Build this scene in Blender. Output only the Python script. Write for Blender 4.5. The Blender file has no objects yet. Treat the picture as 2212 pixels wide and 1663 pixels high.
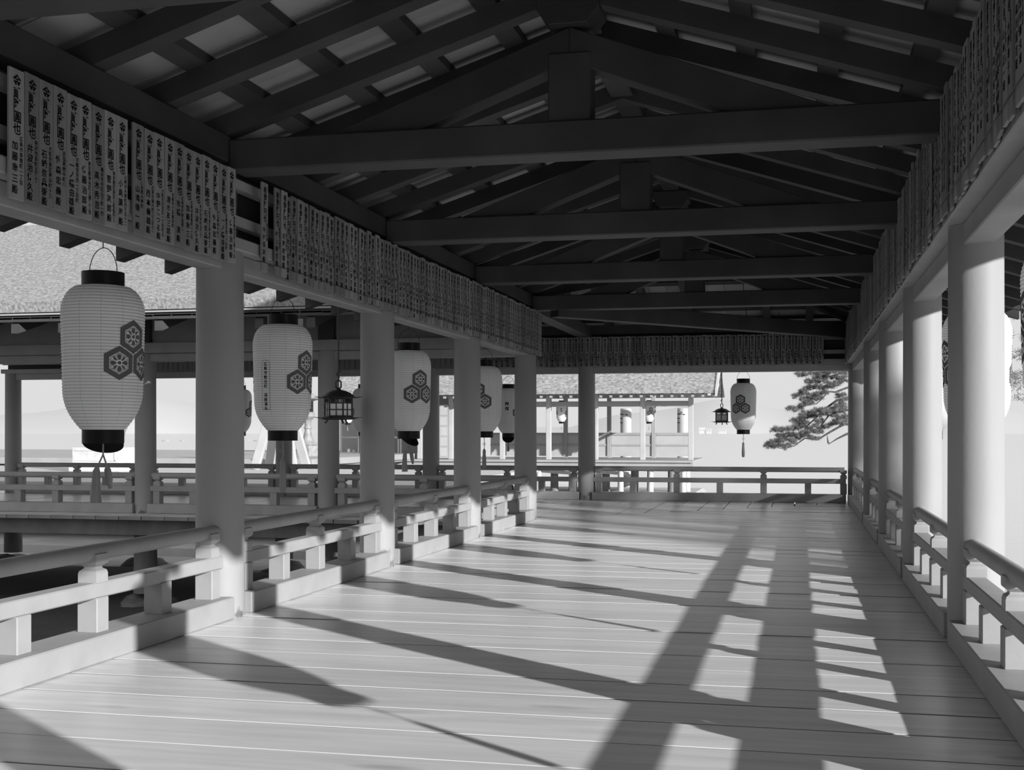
import bpy, bmesh, math, random
from mathutils import Vector, Matrix
random.seed(7)
R = math.radians
scn = bpy.context.scene
COL = scn.collection

# ------------------------------------------------------------------ camera (eye 1 m above the deck, deck top is z = 0)
F_PX, TH, HORIZON, CX = 2514.6, 0.212, 934.5, 1182.0
cam = bpy.data.cameras.new('camera')
cam.sensor_fit = 'HORIZONTAL'; cam.sensor_width = 36.0
cam.lens = 36.0 * F_PX / 2212
cam.shift_x = -(CX - 1106) / 2212
cam.shift_y = (HORIZON - 831.5) / 2212
cam.clip_start = 0.05; cam.clip_end = 20000
camo = bpy.data.objects.new('camera', cam); COL.objects.link(camo)
camo.location = (0, 0, 1.0); camo.rotation_euler = (R(90), 0, TH)
scn.camera = camo

# ------------------------------------------------------------------ hazy even sky, low sun from the right and behind
w = bpy.data.worlds.new('sky'); scn.world = w; w.use_nodes = True
bg = w.node_tree.nodes['Background']
bg.inputs[0].default_value = (0.73, 0.73, 0.73, 1); bg.inputs[1].default_value = 1.0
sun = bpy.data.lights.new('sun', 'SUN'); sun.energy = 6.4; sun.angle = R(0.6)
suno = bpy.data.objects.new('sun', sun); COL.objects.link(suno)
SUN_DIR = Vector((-2.80, 2.0, -1.0)).normalized()
suno.rotation_euler = SUN_DIR.to_track_quat('-Z', 'Y').to_euler()
suno.location = (20, -14, 12)
vs = scn.view_settings
vs.view_transform = 'Standard'; vs.look = 'None'; vs.exposure = 0.0; vs.gamma = 1.0; vs.use_curve_mapping = False

# ------------------------------------------------------------------ the plan, in metres
XL, XR, RC = -3.098, 0.832, 0.13                   # column lines and column radius
B = 2.4436                                         # bay
Y1 = 5.8645
ROWS = [Y1 + B * k for k in range(-3, 4)]          # -1.47 ... 13.195
YN, YF = ROWS[-1], 17.2146                         # the corridor that turns off to the left lies between YN and YF
XM, YM = (XL + XR) / 2, (YN + YF) / 2              # ridges
NX = [XL - B * k for k in range(0, 4)]             # columns of the side corridor
DE = 3.32                                          # ridge to rafter tip

def px_ray(x, y):
    t = (x - CX) / F_PX; c, s = math.cos(TH), math.sin(TH)
    return Vector((t * c - s, c + t * s, (HORIZON - y) / F_PX))
def on_y(x, y, Y):                                  # photo direction met with a plane of known distance
    d = px_ray(x, y); k = Y / d.y
    return Vector((d.x * k, Y, 1 + d.z * k))

# ------------------------------------------------------------------ materials
def new_mat(name):
    m = bpy.data.materials.new(name); m.use_nodes = True
    nt = m.node_tree
    return m, nt, nt.nodes['Principled BSDF']
def g3(v): return (v, v, v, 1)
def mottled(name, v, var=0.12, scale=(3, 3, 3), rough=0.65, bump=0.0, bscale=30, obj_rand=0.0, detail=4, spec=0.3):
    m, nt, b = new_mat(name)
    N, L = nt.nodes, nt.links
    tc = N.new('ShaderNodeTexCoord'); mp = N.new('ShaderNodeMapping'); mp.inputs['Scale'].default_value = scale
    L.new(tc.outputs['Object'], mp.inputs[0])
    no = N.new('ShaderNodeTexNoise'); no.inputs['Scale'].default_value = 1.0; no.inputs['Detail'].default_value = detail
    L.new(mp.outputs[0], no.inputs['Vector'])
    rp = N.new('ShaderNodeMapRange'); rp.inputs[1].default_value = 0.25; rp.inputs[2].default_value = 0.75
    rp.inputs[3].default_value = v * (1 - var); rp.inputs[4].default_value = v * (1 + var)
    L.new(no.outputs['Fac'], rp.inputs[0])
    out = rp.outputs[0]
    if obj_rand:
        oi = N.new('ShaderNodeObjectInfo'); r2 = N.new('ShaderNodeMapRange')
        r2.inputs[3].default_value = 1 - obj_rand; r2.inputs[4].default_value = 1 + obj_rand
        L.new(oi.outputs['Random'], r2.inputs[0])
        mu = N.new('ShaderNodeMath'); mu.operation = 'MULTIPLY'
        L.new(out, mu.inputs[0]); L.new(r2.outputs[0], mu.inputs[1]); out = mu.outputs[0]
    cb = N.new('ShaderNodeCombineColor')
    for k in range(3): L.new(out, cb.inputs[k])
    L.new(cb.outputs[0], b.inputs['Base Color'])
    b.inputs['Roughness'].default_value = rough
    b.inputs['Specular IOR Level'].default_value = spec
    if bump:
        n2 = N.new('ShaderNodeTexNoise'); n2.inputs['Scale'].default_value = bscale; n2.inputs['Detail'].default_value = 3
        L.new(mp.outputs[0], n2.inputs['Vector'])
        bp = N.new('ShaderNodeBump'); bp.inputs['Strength'].default_value = bump; bp.inputs['Distance'].default_value = 0.01
        L.new(n2.outputs['Fac'], bp.inputs['Height']); L.new(bp.outputs[0], b.inputs['Normal'])
    return m
def plank_mat(name, v, axis):
    # softwood boards: stretched grain, growth rings around knots, each board its own tone
    m, nt, b = new_mat(name); N, L = nt.nodes, nt.links
    tc = N.new('ShaderNodeTexCoord'); oi = N.new('ShaderNodeObjectInfo')
    mulr = N.new('ShaderNodeVectorMath'); mulr.operation = 'SCALE'; mulr.inputs[3].default_value = 37.0
    cbv = N.new('ShaderNodeCombineXYZ')
    for k in range(3): L.new(oi.outputs['Random'], cbv.inputs[k])
    L.new(cbv.outputs[0], mulr.inputs[0])
    add = N.new('ShaderNodeVectorMath'); L.new(tc.outputs['Object'], add.inputs[0]); L.new(mulr.outputs[0], add.inputs[1])
    mp = N.new('ShaderNodeMapping')
    mp.inputs['Scale'].default_value = (0.9, 14, 14) if axis == 'X' else (14, 0.9, 14)
    L.new(add.outputs[0], mp.inputs[0])
    mk = N.new('ShaderNodeMapping')
    mk.inputs['Scale'].default_value = (0.8, 3.2, 1) if axis == 'X' else (3.2, 0.8, 1)
    L.new(add.outputs[0], mk.inputs[0])
    vo = N.new('ShaderNodeTexVoronoi'); vo.inputs['Scale'].default_value = 1.0; L.new(mk.outputs[0], vo.inputs['Vector'])
    knot = N.new('ShaderNodeMapRange'); knot.inputs[1].default_value = 0.03; knot.inputs[2].default_value = 0.11
    knot.inputs[3].default_value = 0.72; knot.inputs[4].default_value = 1.0
    L.new(vo.outputs['Distance'], knot.inputs[0])
    # warp grain around the knots
    wv = N.new('ShaderNodeMath'); wv.operation = 'DIVIDE'; wv.inputs[0].default_value = 0.35
    ad = N.new('ShaderNodeMath'); ad.inputs[1].default_value = 0.12; L.new(vo.outputs['Distance'], ad.inputs[0]); L.new(ad.outputs[0], wv.inputs[1])
    no = N.new('ShaderNodeTexNoise'); no.noise_dimensions = '4D'; no.inputs['Detail'].default_value = 6; no.inputs['Scale'].default_value = 1.4
    L.new(mp.outputs[0], no.inputs['Vector']); L.new(wv.outputs[0], no.inputs['W'])
    rp = N.new('ShaderNodeMapRange'); rp.inputs[1].default_value = 0.3; rp.inputs[2].default_value = 0.7
    rp.inputs[3].default_value = v * 0.86; rp.inputs[4].default_value = v * 1.10
    L.new(no.outputs['Fac'], rp.inputs[0])
    r2 = N.new('ShaderNodeMapRange'); r2.inputs[3].default_value = 0.94; r2.inputs[4].default_value = 1.05
    L.new(oi.outputs['Random'], r2.inputs[0])
    m1 = N.new('ShaderNodeMath'); m1.operation = 'MULTIPLY'; L.new(rp.outputs[0], m1.inputs[0]); L.new(knot.outputs[0], m1.inputs[1])
    m2 = N.new('ShaderNodeMath'); m2.operation = 'MULTIPLY'; L.new(m1.outputs[0], m2.inputs[0]); L.new(r2.outputs[0], m2.inputs[1])
    cb = N.new('ShaderNodeCombineColor')
    for k in range(3): L.new(m2.outputs[0], cb.inputs[k])
    L.new(cb.outputs[0], b.inputs['Base Color'])
    b.inputs['Roughness'].default_value = 0.30; b.inputs['Specular IOR Level'].default_value = 0.6
    bp = N.new('ShaderNodeBump'); bp.inputs['Strength'].default_value = 0.15; bp.inputs['Distance'].default_value = 0.004
    L.new(no.outputs['Fac'], bp.inputs['Height']); L.new(bp.outputs[0], b.inputs['Normal'])
    return m
def stained_paint(name, v):
    # painted round timber with dark weathering stains near the foot
    m = mottled(name, v, 0.10, (2.2, 2.2, 0.9), 0.55, 0.06, 18, spec=0.25)
    nt = m.node_tree; N, L = nt.nodes, nt.links; b = N['Principled BSDF']
    src = b.inputs['Base Color'].links[0].from_socket
    tc = N.new('ShaderNodeTexCoord'); sx = N.new('ShaderNodeSeparateXYZ'); L.new(tc.outputs['Object'], sx.inputs[0])
    oi = N.new('ShaderNodeObjectInfo')
    no = N.new('ShaderNodeTexNoise'); no.noise_dimensions = '4D'; no.inputs['Scale'].default_value = 14; no.inputs['Detail'].default_value = 6
    L.new(tc.outputs['Object'], no.inputs['Vector']); L.new(oi.outputs['Random'], no.inputs['W'])
    zr = N.new('ShaderNodeMapRange'); zr.inputs[1].default_value = 0.0; zr.inputs[2].default_value = 0.30; zr.inputs[3].default_value = 0.46; zr.inputs[4].default_value = 0.78
    L.new(sx.outputs[2], zr.inputs[0])
    sb = N.new('ShaderNodeMath'); sb.operation = 'SUBTRACT'; L.new(no.outputs['Fac'], sb.inputs[0]); L.new(zr.outputs[0], sb.inputs[1])
    th = N.new('ShaderNodeMapRange'); th.inputs[1].default_value = 0.0; th.inputs[2].default_value = 0.12; L.new(sb.outputs[0], th.inputs[0])
    mx = N.new('ShaderNodeMix'); mx.data_type = 'RGBA'; mx.inputs[7].default_value = g3(v * 0.42)
    L.new(th.outputs[0], mx.inputs[0]); L.new(src, mx.inputs[6]); L.new(mx.outputs[2], b.inputs['Base Color'])
    return m
M = {}
M['column'] = stained_paint('painted_column', 0.33)
M['paint'] = mottled('painted_timber', 0.34, 0.10, (5, 5, 5), 0.55, 0.05, 14, 0.04)
M['beam'] = mottled('dark_roof_timber', 0.06, 0.25, (3, 3, 3), 0.6, 0.05, 20, 0.12)
M['board'] = mottled('pale_roof_board', 0.40, 0.14, (2, 2, 2), 0.8, 0.0, 20, 0.12)
M['plank'] = plank_mat('deck_plank_x', 0.80, 'X')
M['plank_y'] = plank_mat('deck_plank_y', 0.80, 'Y')
M['lattice'] = mottled('lattice_wood', 0.13, 0.15, (4, 4, 4), 0.8)
M['plank_edge'] = mottled('plank_edge', 0.27, 0.15, (4, 4, 4), 0.8)
M['plaque'] = mottled('plaque_wood', 0.25, 0.18, (20, 20, 3), 0.75, 0.0, 20, 0.28)
M['ink'] = mottled('ink', 0.008, 0.1, (5, 5, 5), 0.9, spec=0.03)
M['black'] = mottled('black_lacquer', 0.008, 0.2, (6, 6, 6), 0.45, spec=0.15)
M['crest'] = mottled('crest_print', 0.10, 0.1, (9, 9, 9), 0.8)
M['tassel'] = mottled('tassel_cord', 0.28, 0.3, (60, 60, 4), 0.9, 0.3, 10)
M['metal'] = mottled('dark_bronze', 0.03, 0.4, (20, 20, 20), 0.5, 0.1, 20, spec=0.5)
M['pane'] = mottled('lamp_pane', 0.85, 0.05, (9, 9, 9), 0.5)
M['white'] = mottled('white_paint', 0.42, 0.08, (2, 2, 2), 0.7)
M['pale'] = mottled('pale_paint', 0.33, 0.10, (2, 2, 2), 0.7)
M['bark'] = mottled('cypress_bark', 0.27, 0.55, (26, 26, 26), 0.95, 0.9, 2.0, detail=6)
M['thatch_far'] = mottled('bark_far', 0.27, 0.55, (9, 9, 9), 0.95, 0.8, 2.5, detail=6)
M['stone'] = mottled('stone', 0.17, 0.3, (9, 9, 9), 0.9, 0.8, 3.0, detail=8)
M['palestone'] = mottled('pale_stone', 0.55, 0.12, (5, 5, 5), 0.85, 0.3, 6)
M['bronze'] = mottled('weathered_bronze', 0.26, 0.35, (6, 6, 6), 0.5, 0.4, 5, spec=0.5)
M['sand'] = mottled('shaded_tidal_sand', 0.07, 0.25, (1.2, 1.2, 1.2), 0.9, 0.8, 9, detail=8)  # shade around the decks is put into this dark sand colour
M['sunlit_sand'] = mottled('sunlit_sand', 0.40, 0.2, (1.2, 1.2, 1.2), 0.9, 0.5, 9, detail=8)  # lit copy of the same sand, for the open flat
M['post'] = mottled('underdeck_post', 0.20, 0.3, (4, 4, 2), 0.9, 0.5, 8)
M['needle'] = mottled('pine_needles', 0.17, 0.35, (3, 3, 3), 0.8)
M['pinebark'] = mottled('pine_bark', 0.10, 0.4, (14, 14, 6), 0.95, 0.8, 4)
M['hill'] = mottled('hazy_hill', 0.46, 0.03, (0.004, 0.004, 0.01), 1.0)  # distance haze is put into this pale colour
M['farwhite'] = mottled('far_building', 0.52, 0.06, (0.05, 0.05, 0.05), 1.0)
# lantern paper lets some light through
m, nt, b = new_mat('lantern_paper'); N, L = nt.nodes, nt.links
tc = N.new('ShaderNodeTexCoord'); no = N.new('ShaderNodeTexNoise'); no.inputs['Scale'].default_value = 9; L.new(tc.outputs['Object'], no.inputs['Vector'])
rp = N.new('ShaderNodeMapRange'); rp.inputs[3].default_value = 0.91; rp.inputs[4].default_value = 0.97; L.new(no.outputs['Fac'], rp.inputs[0])
sx = N.new('ShaderNodeSeparateXYZ'); L.new(tc.outputs['Object'], sx.inputs[0])
a1 = N.new('ShaderNodeMath'); a1.operation = 'MULTIPLY_ADD'; a1.inputs[1].default_value = 46 / (1.705 - 1.014); a1.inputs[2].default_value = -1.014 * 46 / (1.705 - 1.014) + 100.12
L.new(sx.outputs[2], a1.inputs[0])
a2 = N.new('ShaderNodeMath'); a2.operation = 'FRACT'; L.new(a1.outputs[0], a2.inputs[0])
a3 = N.new('ShaderNodeMath'); a3.operation = 'LESS_THAN'; a3.inputs[1].default_value = 0.18; L.new(a2.outputs[0], a3.inputs[0])
a4 = N.new('ShaderNodeMapRange'); a4.inputs[3].default_value = 1.0; a4.inputs[4].default_value = 0.52; L.new(a3.outputs[0], a4.inputs[0])   # bamboo hoops showing through, crease shade painted in with them
a5 = N.new('ShaderNodeMath'); a5.operation = 'MULTIPLY'; L.new(rp.outputs[0], a5.inputs[0]); L.new(a4.outputs[0], a5.inputs[1])
cb = N.new('ShaderNodeCombineColor')
for k in range(3): L.new(a5.outputs[0], cb.inputs[k])
L.new(cb.outputs[0], b.inputs['Base Color']); b.inputs['Roughness'].default_value = 0.8
tr = N.new('ShaderNodeBsdfTranslucent'); L.new(cb.outputs[0], tr.inputs[0])
ms = N.new('ShaderNodeMixShader'); ms.inputs[0].default_value = 0.32
L.new(b.outputs[0], ms.inputs[1]); L.new(tr.outputs[0], ms.inputs[2]); L.new(ms.outputs[0], N['Material Output'].inputs[0])
M['paper'] = m
# sea
m, nt, b = new_mat('sea_water'); N, L = nt.nodes, nt.links
b.inputs['Base Color'].default_value = g3(0.52); b.inputs['Roughness'].default_value = 0.12; b.inputs['IOR'].default_value = 1.33
tc = N.new('ShaderNodeTexCoord'); mp = N.new('ShaderNodeMapping'); mp.inputs['Scale'].default_value = (0.5, 2.2, 1); L.new(tc.outputs['Object'], mp.inputs[0])
no = N.new('ShaderNodeTexNoise'); no.inputs['Scale'].default_value = 1.6; no.inputs['Detail'].default_value = 3; L.new(mp.outputs[0], no.inputs['Vector'])
bp = N.new('ShaderNodeBump'); bp.inputs['Strength'].default_value = 0.25; bp.inputs['Distance'].default_value = 0.05
L.new(no.outputs['Fac'], bp.inputs['Height']); L.new(bp.outputs[0], b.inputs['Normal'])
M['sea'] = m

# ------------------------------------------------------------------ mesh helpers
class MB:
    def __init__(s): s.v, s.f = [], []
    def add(s, vs, fs):
        n = len(s.v); s.v += [tuple(p) for p in vs]; s.f += [tuple(i + n for i in f) for f in fs]; return s
    def hexa(s, p):                                   # 8 points: bottom ring then top ring
        return s.add(p, [(3, 2, 1, 0), (4, 5, 6, 7), (0, 1, 5, 4), (1, 2, 6, 5), (2, 3, 7, 6), (3, 0, 4, 7)])
    def box(s, x0, x1, y0, y1, z0, z1):
        return s.hexa([(x0, y0, z0), (x1, y0, z0), (x1, y1, z0), (x0, y1, z0), (x0, y0, z1), (x1, y0, z1), (x1, y1, z1), (x0, y1, z1)])
    def beam(s, p0, p1, w, h, up=(0, 0, 1)):          # p0,p1 centre line
        p0, p1 = Vector(p0), Vector(p1); d = (p1 - p0).normalized(); sd = d.cross(Vector(up)).normalized(); u = sd.cross(d)
        q = []
        for k in (-1, 1):
            q += [p0 - sd * w / 2 + u * k * h / 2, p0 + sd * w / 2 + u * k * h / 2, p1 + sd * w / 2 + u * k * h / 2, p1 - sd * w / 2 + u * k * h / 2]
        return s.hexa([tuple(x) for x in q])
    def prism(s, poly, fn, a0, a1):                   # poly (u,v) convex or simple; fn(u,v,a)->xyz
        n = len(poly)
        vs = [fn(u, v, a0) for u, v in poly] + [fn(u, v, a1) for u, v in poly]
        fs = [tuple(range(n))[::-1], tuple(range(n, 2 * n))] + [(i, (i + 1) % n, n + (i + 1) % n, n + i) for i in range(n)]
        return s.add(vs, fs)
    def lathe(s, prof, seg=32, c=(0, 0, 0), cap=True, rot=0.0):
        vs, fs = [], []
        for r, z in prof:
            for k in range(seg):
                a = 2 * math.pi * k / seg + rot
                vs.append((c[0] + r * math.cos(a), c[1] + r * math.sin(a), c[2] + z))
        for i in range(len(prof) - 1):
            for k in range(seg):
                k2 = (k + 1) % seg
                fs.append((i * seg + k, i * seg + k2, (i + 1) * seg + k2, (i + 1) * seg + k))
        if cap:
            fs.append(tuple(range(seg))[::-1]); fs.append(tuple((len(prof) - 1) * seg + k for k in range(seg)))
        return s.add(vs, fs)
    def tube(s, pts, r, seg=8):
        pts = [Vector(p) for p in pts]; n = len(pts)
        rr = r if isinstance(r, (list, tuple)) else [r] * n
        vs, fs = [], []
        u = None
        for i, p in enumerate(pts):
            d = (pts[min(i + 1, n - 1)] - pts[max(i - 1, 0)]).normalized()
            if u is None:
                u = d.orthogonal().normalized()
            else:
                u = (u - d * u.dot(d))
                u = u.normalized() if u.length > 1e-6 else d.orthogonal().normalized()
            v = d.cross(u)
            for k in range(seg):
                a = 2 * math.pi * k / seg
                vs.append(p + (u * math.cos(a) + v * math.sin(a)) * rr[i])
        for i in range(n - 1):
            for k in range(seg):
                k2 = (k + 1) % seg
                fs.append((i * seg + k, i * seg + k2, (i + 1) * seg + k2, (i + 1) * seg + k))
        fs.append(tuple(range(seg))[::-1]); fs.append(tuple((n - 1) * seg + k for k in range(seg)))
        return s.add([tuple(p) for p in vs], fs)
    def mesh(s, name, bevel=0.0, smooth=False, seg=1):
        me = bpy.data.meshes.new(name)
        me.from_pydata(s.v, [], s.f)
        bm = bmesh.new(); bm.from_mesh(me)
        bmesh.ops.recalc_face_normals(bm, faces=bm.faces)
        if bevel:
            es = [e for e in bm.edges if len(e.link_faces) == 2 and e.calc_face_angle(0) > R(35)]
            bmesh.ops.bevel(bm, geom=es, offset=bevel, segments=seg, affect='EDGES', profile=0.5, clamp_overlap=True)
        bm.to_mesh(me); bm.free()
        if smooth:
            me.polygons.foreach_set('use_smooth', [True] * len(me.polygons))
            if smooth != 'all':
                me.set_sharp_from_angle(angle=R(40))
        return me
def obj(name, me, mat, parent=None, loc=(0, 0, 0), rz=0.0):
    if isinstance(me, MB): me = me.mesh(name)
    if not me.materials: me.materials.append(M[mat])
    o = bpy.data.objects.new(name, me); COL.objects.link(o)
    o.location = loc; o.rotation_euler = (0, 0, rz)
    if parent: o.parent = parent
    return o
def tag(o, label=None, cat=None, group=None, kind=None):
    if label: o['label'] = label
    if cat: o['category'] = cat
    if group: o['group'] = group
    if kind: o['kind'] = kind
    return o
def thing(name, label, cat, loc=(0, 0, 0), rz=0.0, group=None):
    o = bpy.data.objects.new(name, None); COL.objects.link(o); o.location = loc; o.rotation_euler = (0, 0, rz)
    o.empty_display_size = 0.1
    return tag(o, label, cat, group)
def copy_tree(o, parent=None):
    c = o.copy(); COL.objects.link(c)
    if parent is not None: c.parent = parent
    for ch in list(o.children): copy_tree(ch, c)
    return c
ORD = ['zeroth', 'first', 'second', 'third', 'fourth', 'fifth', 'sixth', 'seventh', 'eighth', 'ninth', 'tenth', 'eleventh', 'twelfth',
       'thirteenth', 'fourteenth', 'fifteenth', 'sixteenth', 'seventeenth', 'eighteenth', 'nineteenth']
TENS = ['', '', 'twenty', 'thirty', 'forty', 'fifty', 'sixty', 'seventy', 'eighty', 'ninety']
TENTH = ['', '', 'twentieth', 'thirtieth', 'fortieth', 'fiftieth', 'sixtieth', 'seventieth', 'eightieth', 'ninetieth']
def ordinal(n):
    if n > 99: return 'hundredth' if n == 100 else 'hundred and ' + ordinal(n - 100)
    if n < 20: return ORD[n]
    return TENTH[n // 10] if n % 10 == 0 else TENS[n // 10] + '-' + ORD[n % 10]
# brush lettering: one flat mesh out of single glyphs
_gc = {}
_fc = bpy.data.curves.new('glyph', 'FONT'); _fc.resolution_u = 1; _fc.offset = 0.016
_fo = bpy.data.objects.new('glyph', _fc); COL.objects.link(_fo)
def glyph(ch):
    if ch not in _gc:
        _fc.body = ch
        me = bpy.data.meshes.new_from_object(_fo.evaluated_get(bpy.context.evaluated_depsgraph_get()))
        _gc[ch] = ([(v.co.x - 0.5, v.co.y - 0.38) for v in me.vertices], [tuple(p.vertices) for p in me.polygons])
        bpy.data.meshes.remove(me)
    return _gc[ch]
def column_text(mb, text, x, ztop, size, pitch, fn, wob=0.0):
    for i, ch in enumerate(text):
        if ch == ' ': continue
        vs, fs = glyph(ch); dx = random.uniform(-wob, wob); sc = size * random.uniform(1 - 3 * wob / size * 0.2, 1.0) if wob else size
        mb.add([fn(x + dx + vx * sc, ztop - pitch * (i + 0.5) + vy * sc) for vx, vy in vs], fs)

# ------------------------------------------------------------------ ground, sea, far shore
mb = MB()
n = 46
for j in range(n + 1):
    for i in range(n + 1):
        X = -46 + 48 * i / n; Y = -14 + 74 * j / n
        edge = min(1, max(0, (Y - 17.8) / 1.2)) * 1.6
        mb.v.append((X, Y, -1.14 - 0.35 * edge - (0.4 * max(0, (Y - 45) / 15)) + 0.03 * math.sin(X * 1.7 + Y) * math.cos(Y * 1.3)))
for j in range(n):
    for i in range(n):
        a = j * (n + 1) + i; mb.f.append((a, a + 1, a + n + 2, a + n + 1))
tag(obj('ground', mb.mesh('ground', smooth='all'), 'sand'), kind='structure')
tag(obj('sand_flat', MB().box(-30, -3.4, 19.6, 46, -1.6, -1.16).mesh('sand_flat', 0.3), 'sunlit_sand'), kind='structure')
tag(obj('sea', MB().add([(-6000, -40, -1.3), (6000, -40, -1.3), (6000, 6000, -1.3), (-6000, 6000, -1.3)], [(0, 1, 2, 3)]), 'sea'), kind='structure')
mb = MB(); prev = None
for i in range(121):
    a = -62 + i * 1.0
    dist = 3200
    x = dist * math.sin(R(a)); y = dist * math.cos(R(a))
    h = 52 + 26 * math.sin(i * 0.21 + 1) + 16 * math.sin(i * 0.47) + 8 * math.sin(i * 1.1)
    mb.v += [(x, y, -2), (x * 1.10, y * 1.10, max(18, h * 1.15)), (x * 1.5, y * 1.5, -2)]
    if i:
        k = 3 * i
        mb.f += [(k - 3, k, k + 1, k - 2), (k - 2, k + 1, k + 2, k - 1)]
tag(obj('hills', mb.mesh('hills', smooth='all'), 'hill'), kind='structure')

# ------------------------------------------------------------------ deck: every plank its own board
floor = thing('floor', None, None); tag(floor, kind='structure')
PW = B / 8
_pm = {}
def edge_slots(me, mat):                               # weathered edges, darkened further so the seams read as shaded gaps
    me.materials.append(M[mat]); me.materials.append(M['plank_edge'])
    for p in me.polygons: p.material_index = 0 if p.normal.z > 0.5 else 1
    return me
def plank_x(y, x0a, x1, x0b):                          # board across the main corridor, left end may be mitred
    w, t, c, gp = PW, 0.045, 0.0016, random.choice([0.006, 0.010, 0.013, 0.017])
    key = (round(x0a, 3), round(x0b, 3), round(x1, 3), round(gp, 3))
    if key not in _pm:
        mb = MB(); ya, yb = gp / 2, w - gp / 2
        prof = [(ya, -t), (yb, -t), (yb, -c), (yb - c, 0), (ya + c, 0), (ya, -c)]
        xl = lambda v: x0a + (x0b - x0a) * v / w
        n = 6
        mb.add([(xl(u), u, z) for u, z in prof] + [(x1, u, z) for u, z in prof],
               [tuple(range(n))[::-1], tuple(range(n, 2 * n))] + [(i, (i + 1) % n, n + (i + 1) % n, n + i) for i in range(n)])
        _pm[key] = edge_slots(mb.mesh('plank'), 'plank')
    obj('plank', _pm[key], 'plank', floor, (0, y, random.uniform(-0.004, 0.0)))
def plank_y(x, y0a, y0b, y1):
    w, t, c, gp = PW, 0.045, 0.0016, random.choice([0.006, 0.010, 0.013, 0.017])
    key = ('y', round(y0a, 3), round(y0b, 3), round(y1, 3), round(gp, 3))
    if key not in _pm:
        mb = MB(); xa, xb = gp / 2, w - gp / 2
        prof = [(xa, -t), (xb, -t), (xb, -c), (xb - c, 0), (xa + c, 0), (xa, -c)]
        yl = lambda v: y0a + (y0b - y0a) * v / w
        n = 6
        mb.add([(u, yl(u), z) for u, z in prof] + [(u, y1, z) for u, z in prof],
               [tuple(range(n))[::-1], tuple(range(n, 2 * n))] + [(i, (i + 1) % n, n + (i + 1) % n, n + i) for i in range(n)])
        _pm[key] = edge_slots(mb.mesh('plank'), 'plank_y')
    obj('plank', _pm[key], 'plank_y', floor, (x, 0, random.uniform(-0.004, 0.0)))
OUT = 0.45
y = YN - PW * 60
while y < YF + OUT - 0.02:
    def x0(yy): return max(XL - OUT, XL + (yy - YN)) if yy > YN - OUT else XL - OUT
    if x0(y) < XR + 0.3: plank_x(y, x0(y), XR + OUT, x0(y + PW))
    y += PW
x = XL + PW * 13
while x > XL - 5 * B:
    def y0(xx): return max(YN - 0.6, YN + (xx - XL)) if xx > XL - OUT else YN - 0.6
    plank_y(x, y0(x), y0(x + PW), YF + OUT)
    x -= PW
# joists and fascia under the deck
mb = MB()
for X in (XL - 0.25, XL + 0.0, XM, XR, XR + 0.25): mb.box(X - 0.07, X + 0.07, -8, YF, -0.24, -0.048)
for Yj in (YN - 0.38, YN, YM, YF, YF + 0.25): mb.box(-16, XR if Yj > YN + 0.1 else XL, Yj - 0.07, Yj + 0.07, -0.24, -0.05)
obj('deck_joists', mb.mesh('deck_joists'), 'post', floor)

# ------------------------------------------------------------------ ceiling: rafters, laths, roof boards, bark roof
ceiling = thing('ceiling', None, None); tag(ceiling, kind='structure')
def zb(d): return 3.205 - 0.318 * d                     # underside of the rafters, d = distance from the ridge line
def side_xy(side, a, d):
    return {'ML': (XM - d, a), 'MR': (XM + d, a), 'NS': (a, YM - d), 'NN': (a, YM + d)}[side]
def drange(side, a, de):
    if side == 'ML': return (0, min(de, YM - a))
    if side == 'MR': return (0, de) if a < YM else (a - YM, de)
    if side == 'NS': return (0, min(de, XM - a))
    return (0, de) if a < XM else (a - XM, de)
def slope_piece(name, side, a0, a1, zoff, th, mat, de=DE, d0=None, d1=None, wob=0.0, bevel=0.0, vert=False):
    pts = []
    for a in (a0, a1):
        lo, hi = drange(side, a, de)
        if d0 is not None: lo = max(lo, d0)
        if d1 is not None: hi = min(hi, d1)
        if hi - lo < 0.04: return None
        pts.append((lo, hi))
    bot, top = [], []
    for (a, d) in ((a0, pts[0][0]), (a0, pts[0][1]), (a1, pts[1][1]), (a1, pts[1][0])):
        X, Y = side_xy(side, a, d)
        bot.append((X, Y, zb(d) + zoff)); top.append((X, Y, zb(d) + zoff + th))
    return obj(name, MB().hexa(bot + top).mesh(name, bevel), mat, ceiling)
RW, RH = 0.10, 0.115
SP = B / 4
# rafters: a quarter bay apart, one just in front of each truss
k = -8
while True:
    a = Y1 - 0.04 + SP * k
    if a > YF + 1.3: break
    if a > 1.2:
        if a < YM - 0.1: slope_piece('rafter', 'ML', a - RW / 2, a + RW / 2, 0, RH, 'beam')
        slope_piece('rafter', 'MR', a - RW / 2, a + RW / 2, 0, RH, 'beam')
    k += 1
k = 0
while XM - 0.4 - SP * k > -12.5:
    a = XM - 0.4 - SP * k
    slope_piece('rafter', 'NS', a - RW / 2, a + RW / 2, 0, RH, 'beam')
    slope_piece('rafter', 'NN', a - RW / 2, a + RW / 2, 0, RH, 'beam')
    k += 1
for k in range(1, 6):
    a = XM + 0.1 + SP * k * 0.98
    slope_piece('rafter', 'NN', a - RW / 2, a + RW / 2, 0, RH, 'beam')
# hip and valley rafters
def zpt(X, Y):
    d = max(X - XM, Y - YM) if (X > XM and Y > YM) else min(XM - X, YM - Y)
    return zb(d)
for (s, nm) in ((1, 'hip_rafter'), (-1, 'valley_rafter')):
    e = 3.30
    obj(nm, MB().beam((XM, YM, zb(0) + 0.03), (XM + s * e, YM + s * e, zb(e) + 0.03), 0.13, 0.14).mesh(nm, 0.006), 'beam', ceiling)
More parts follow.
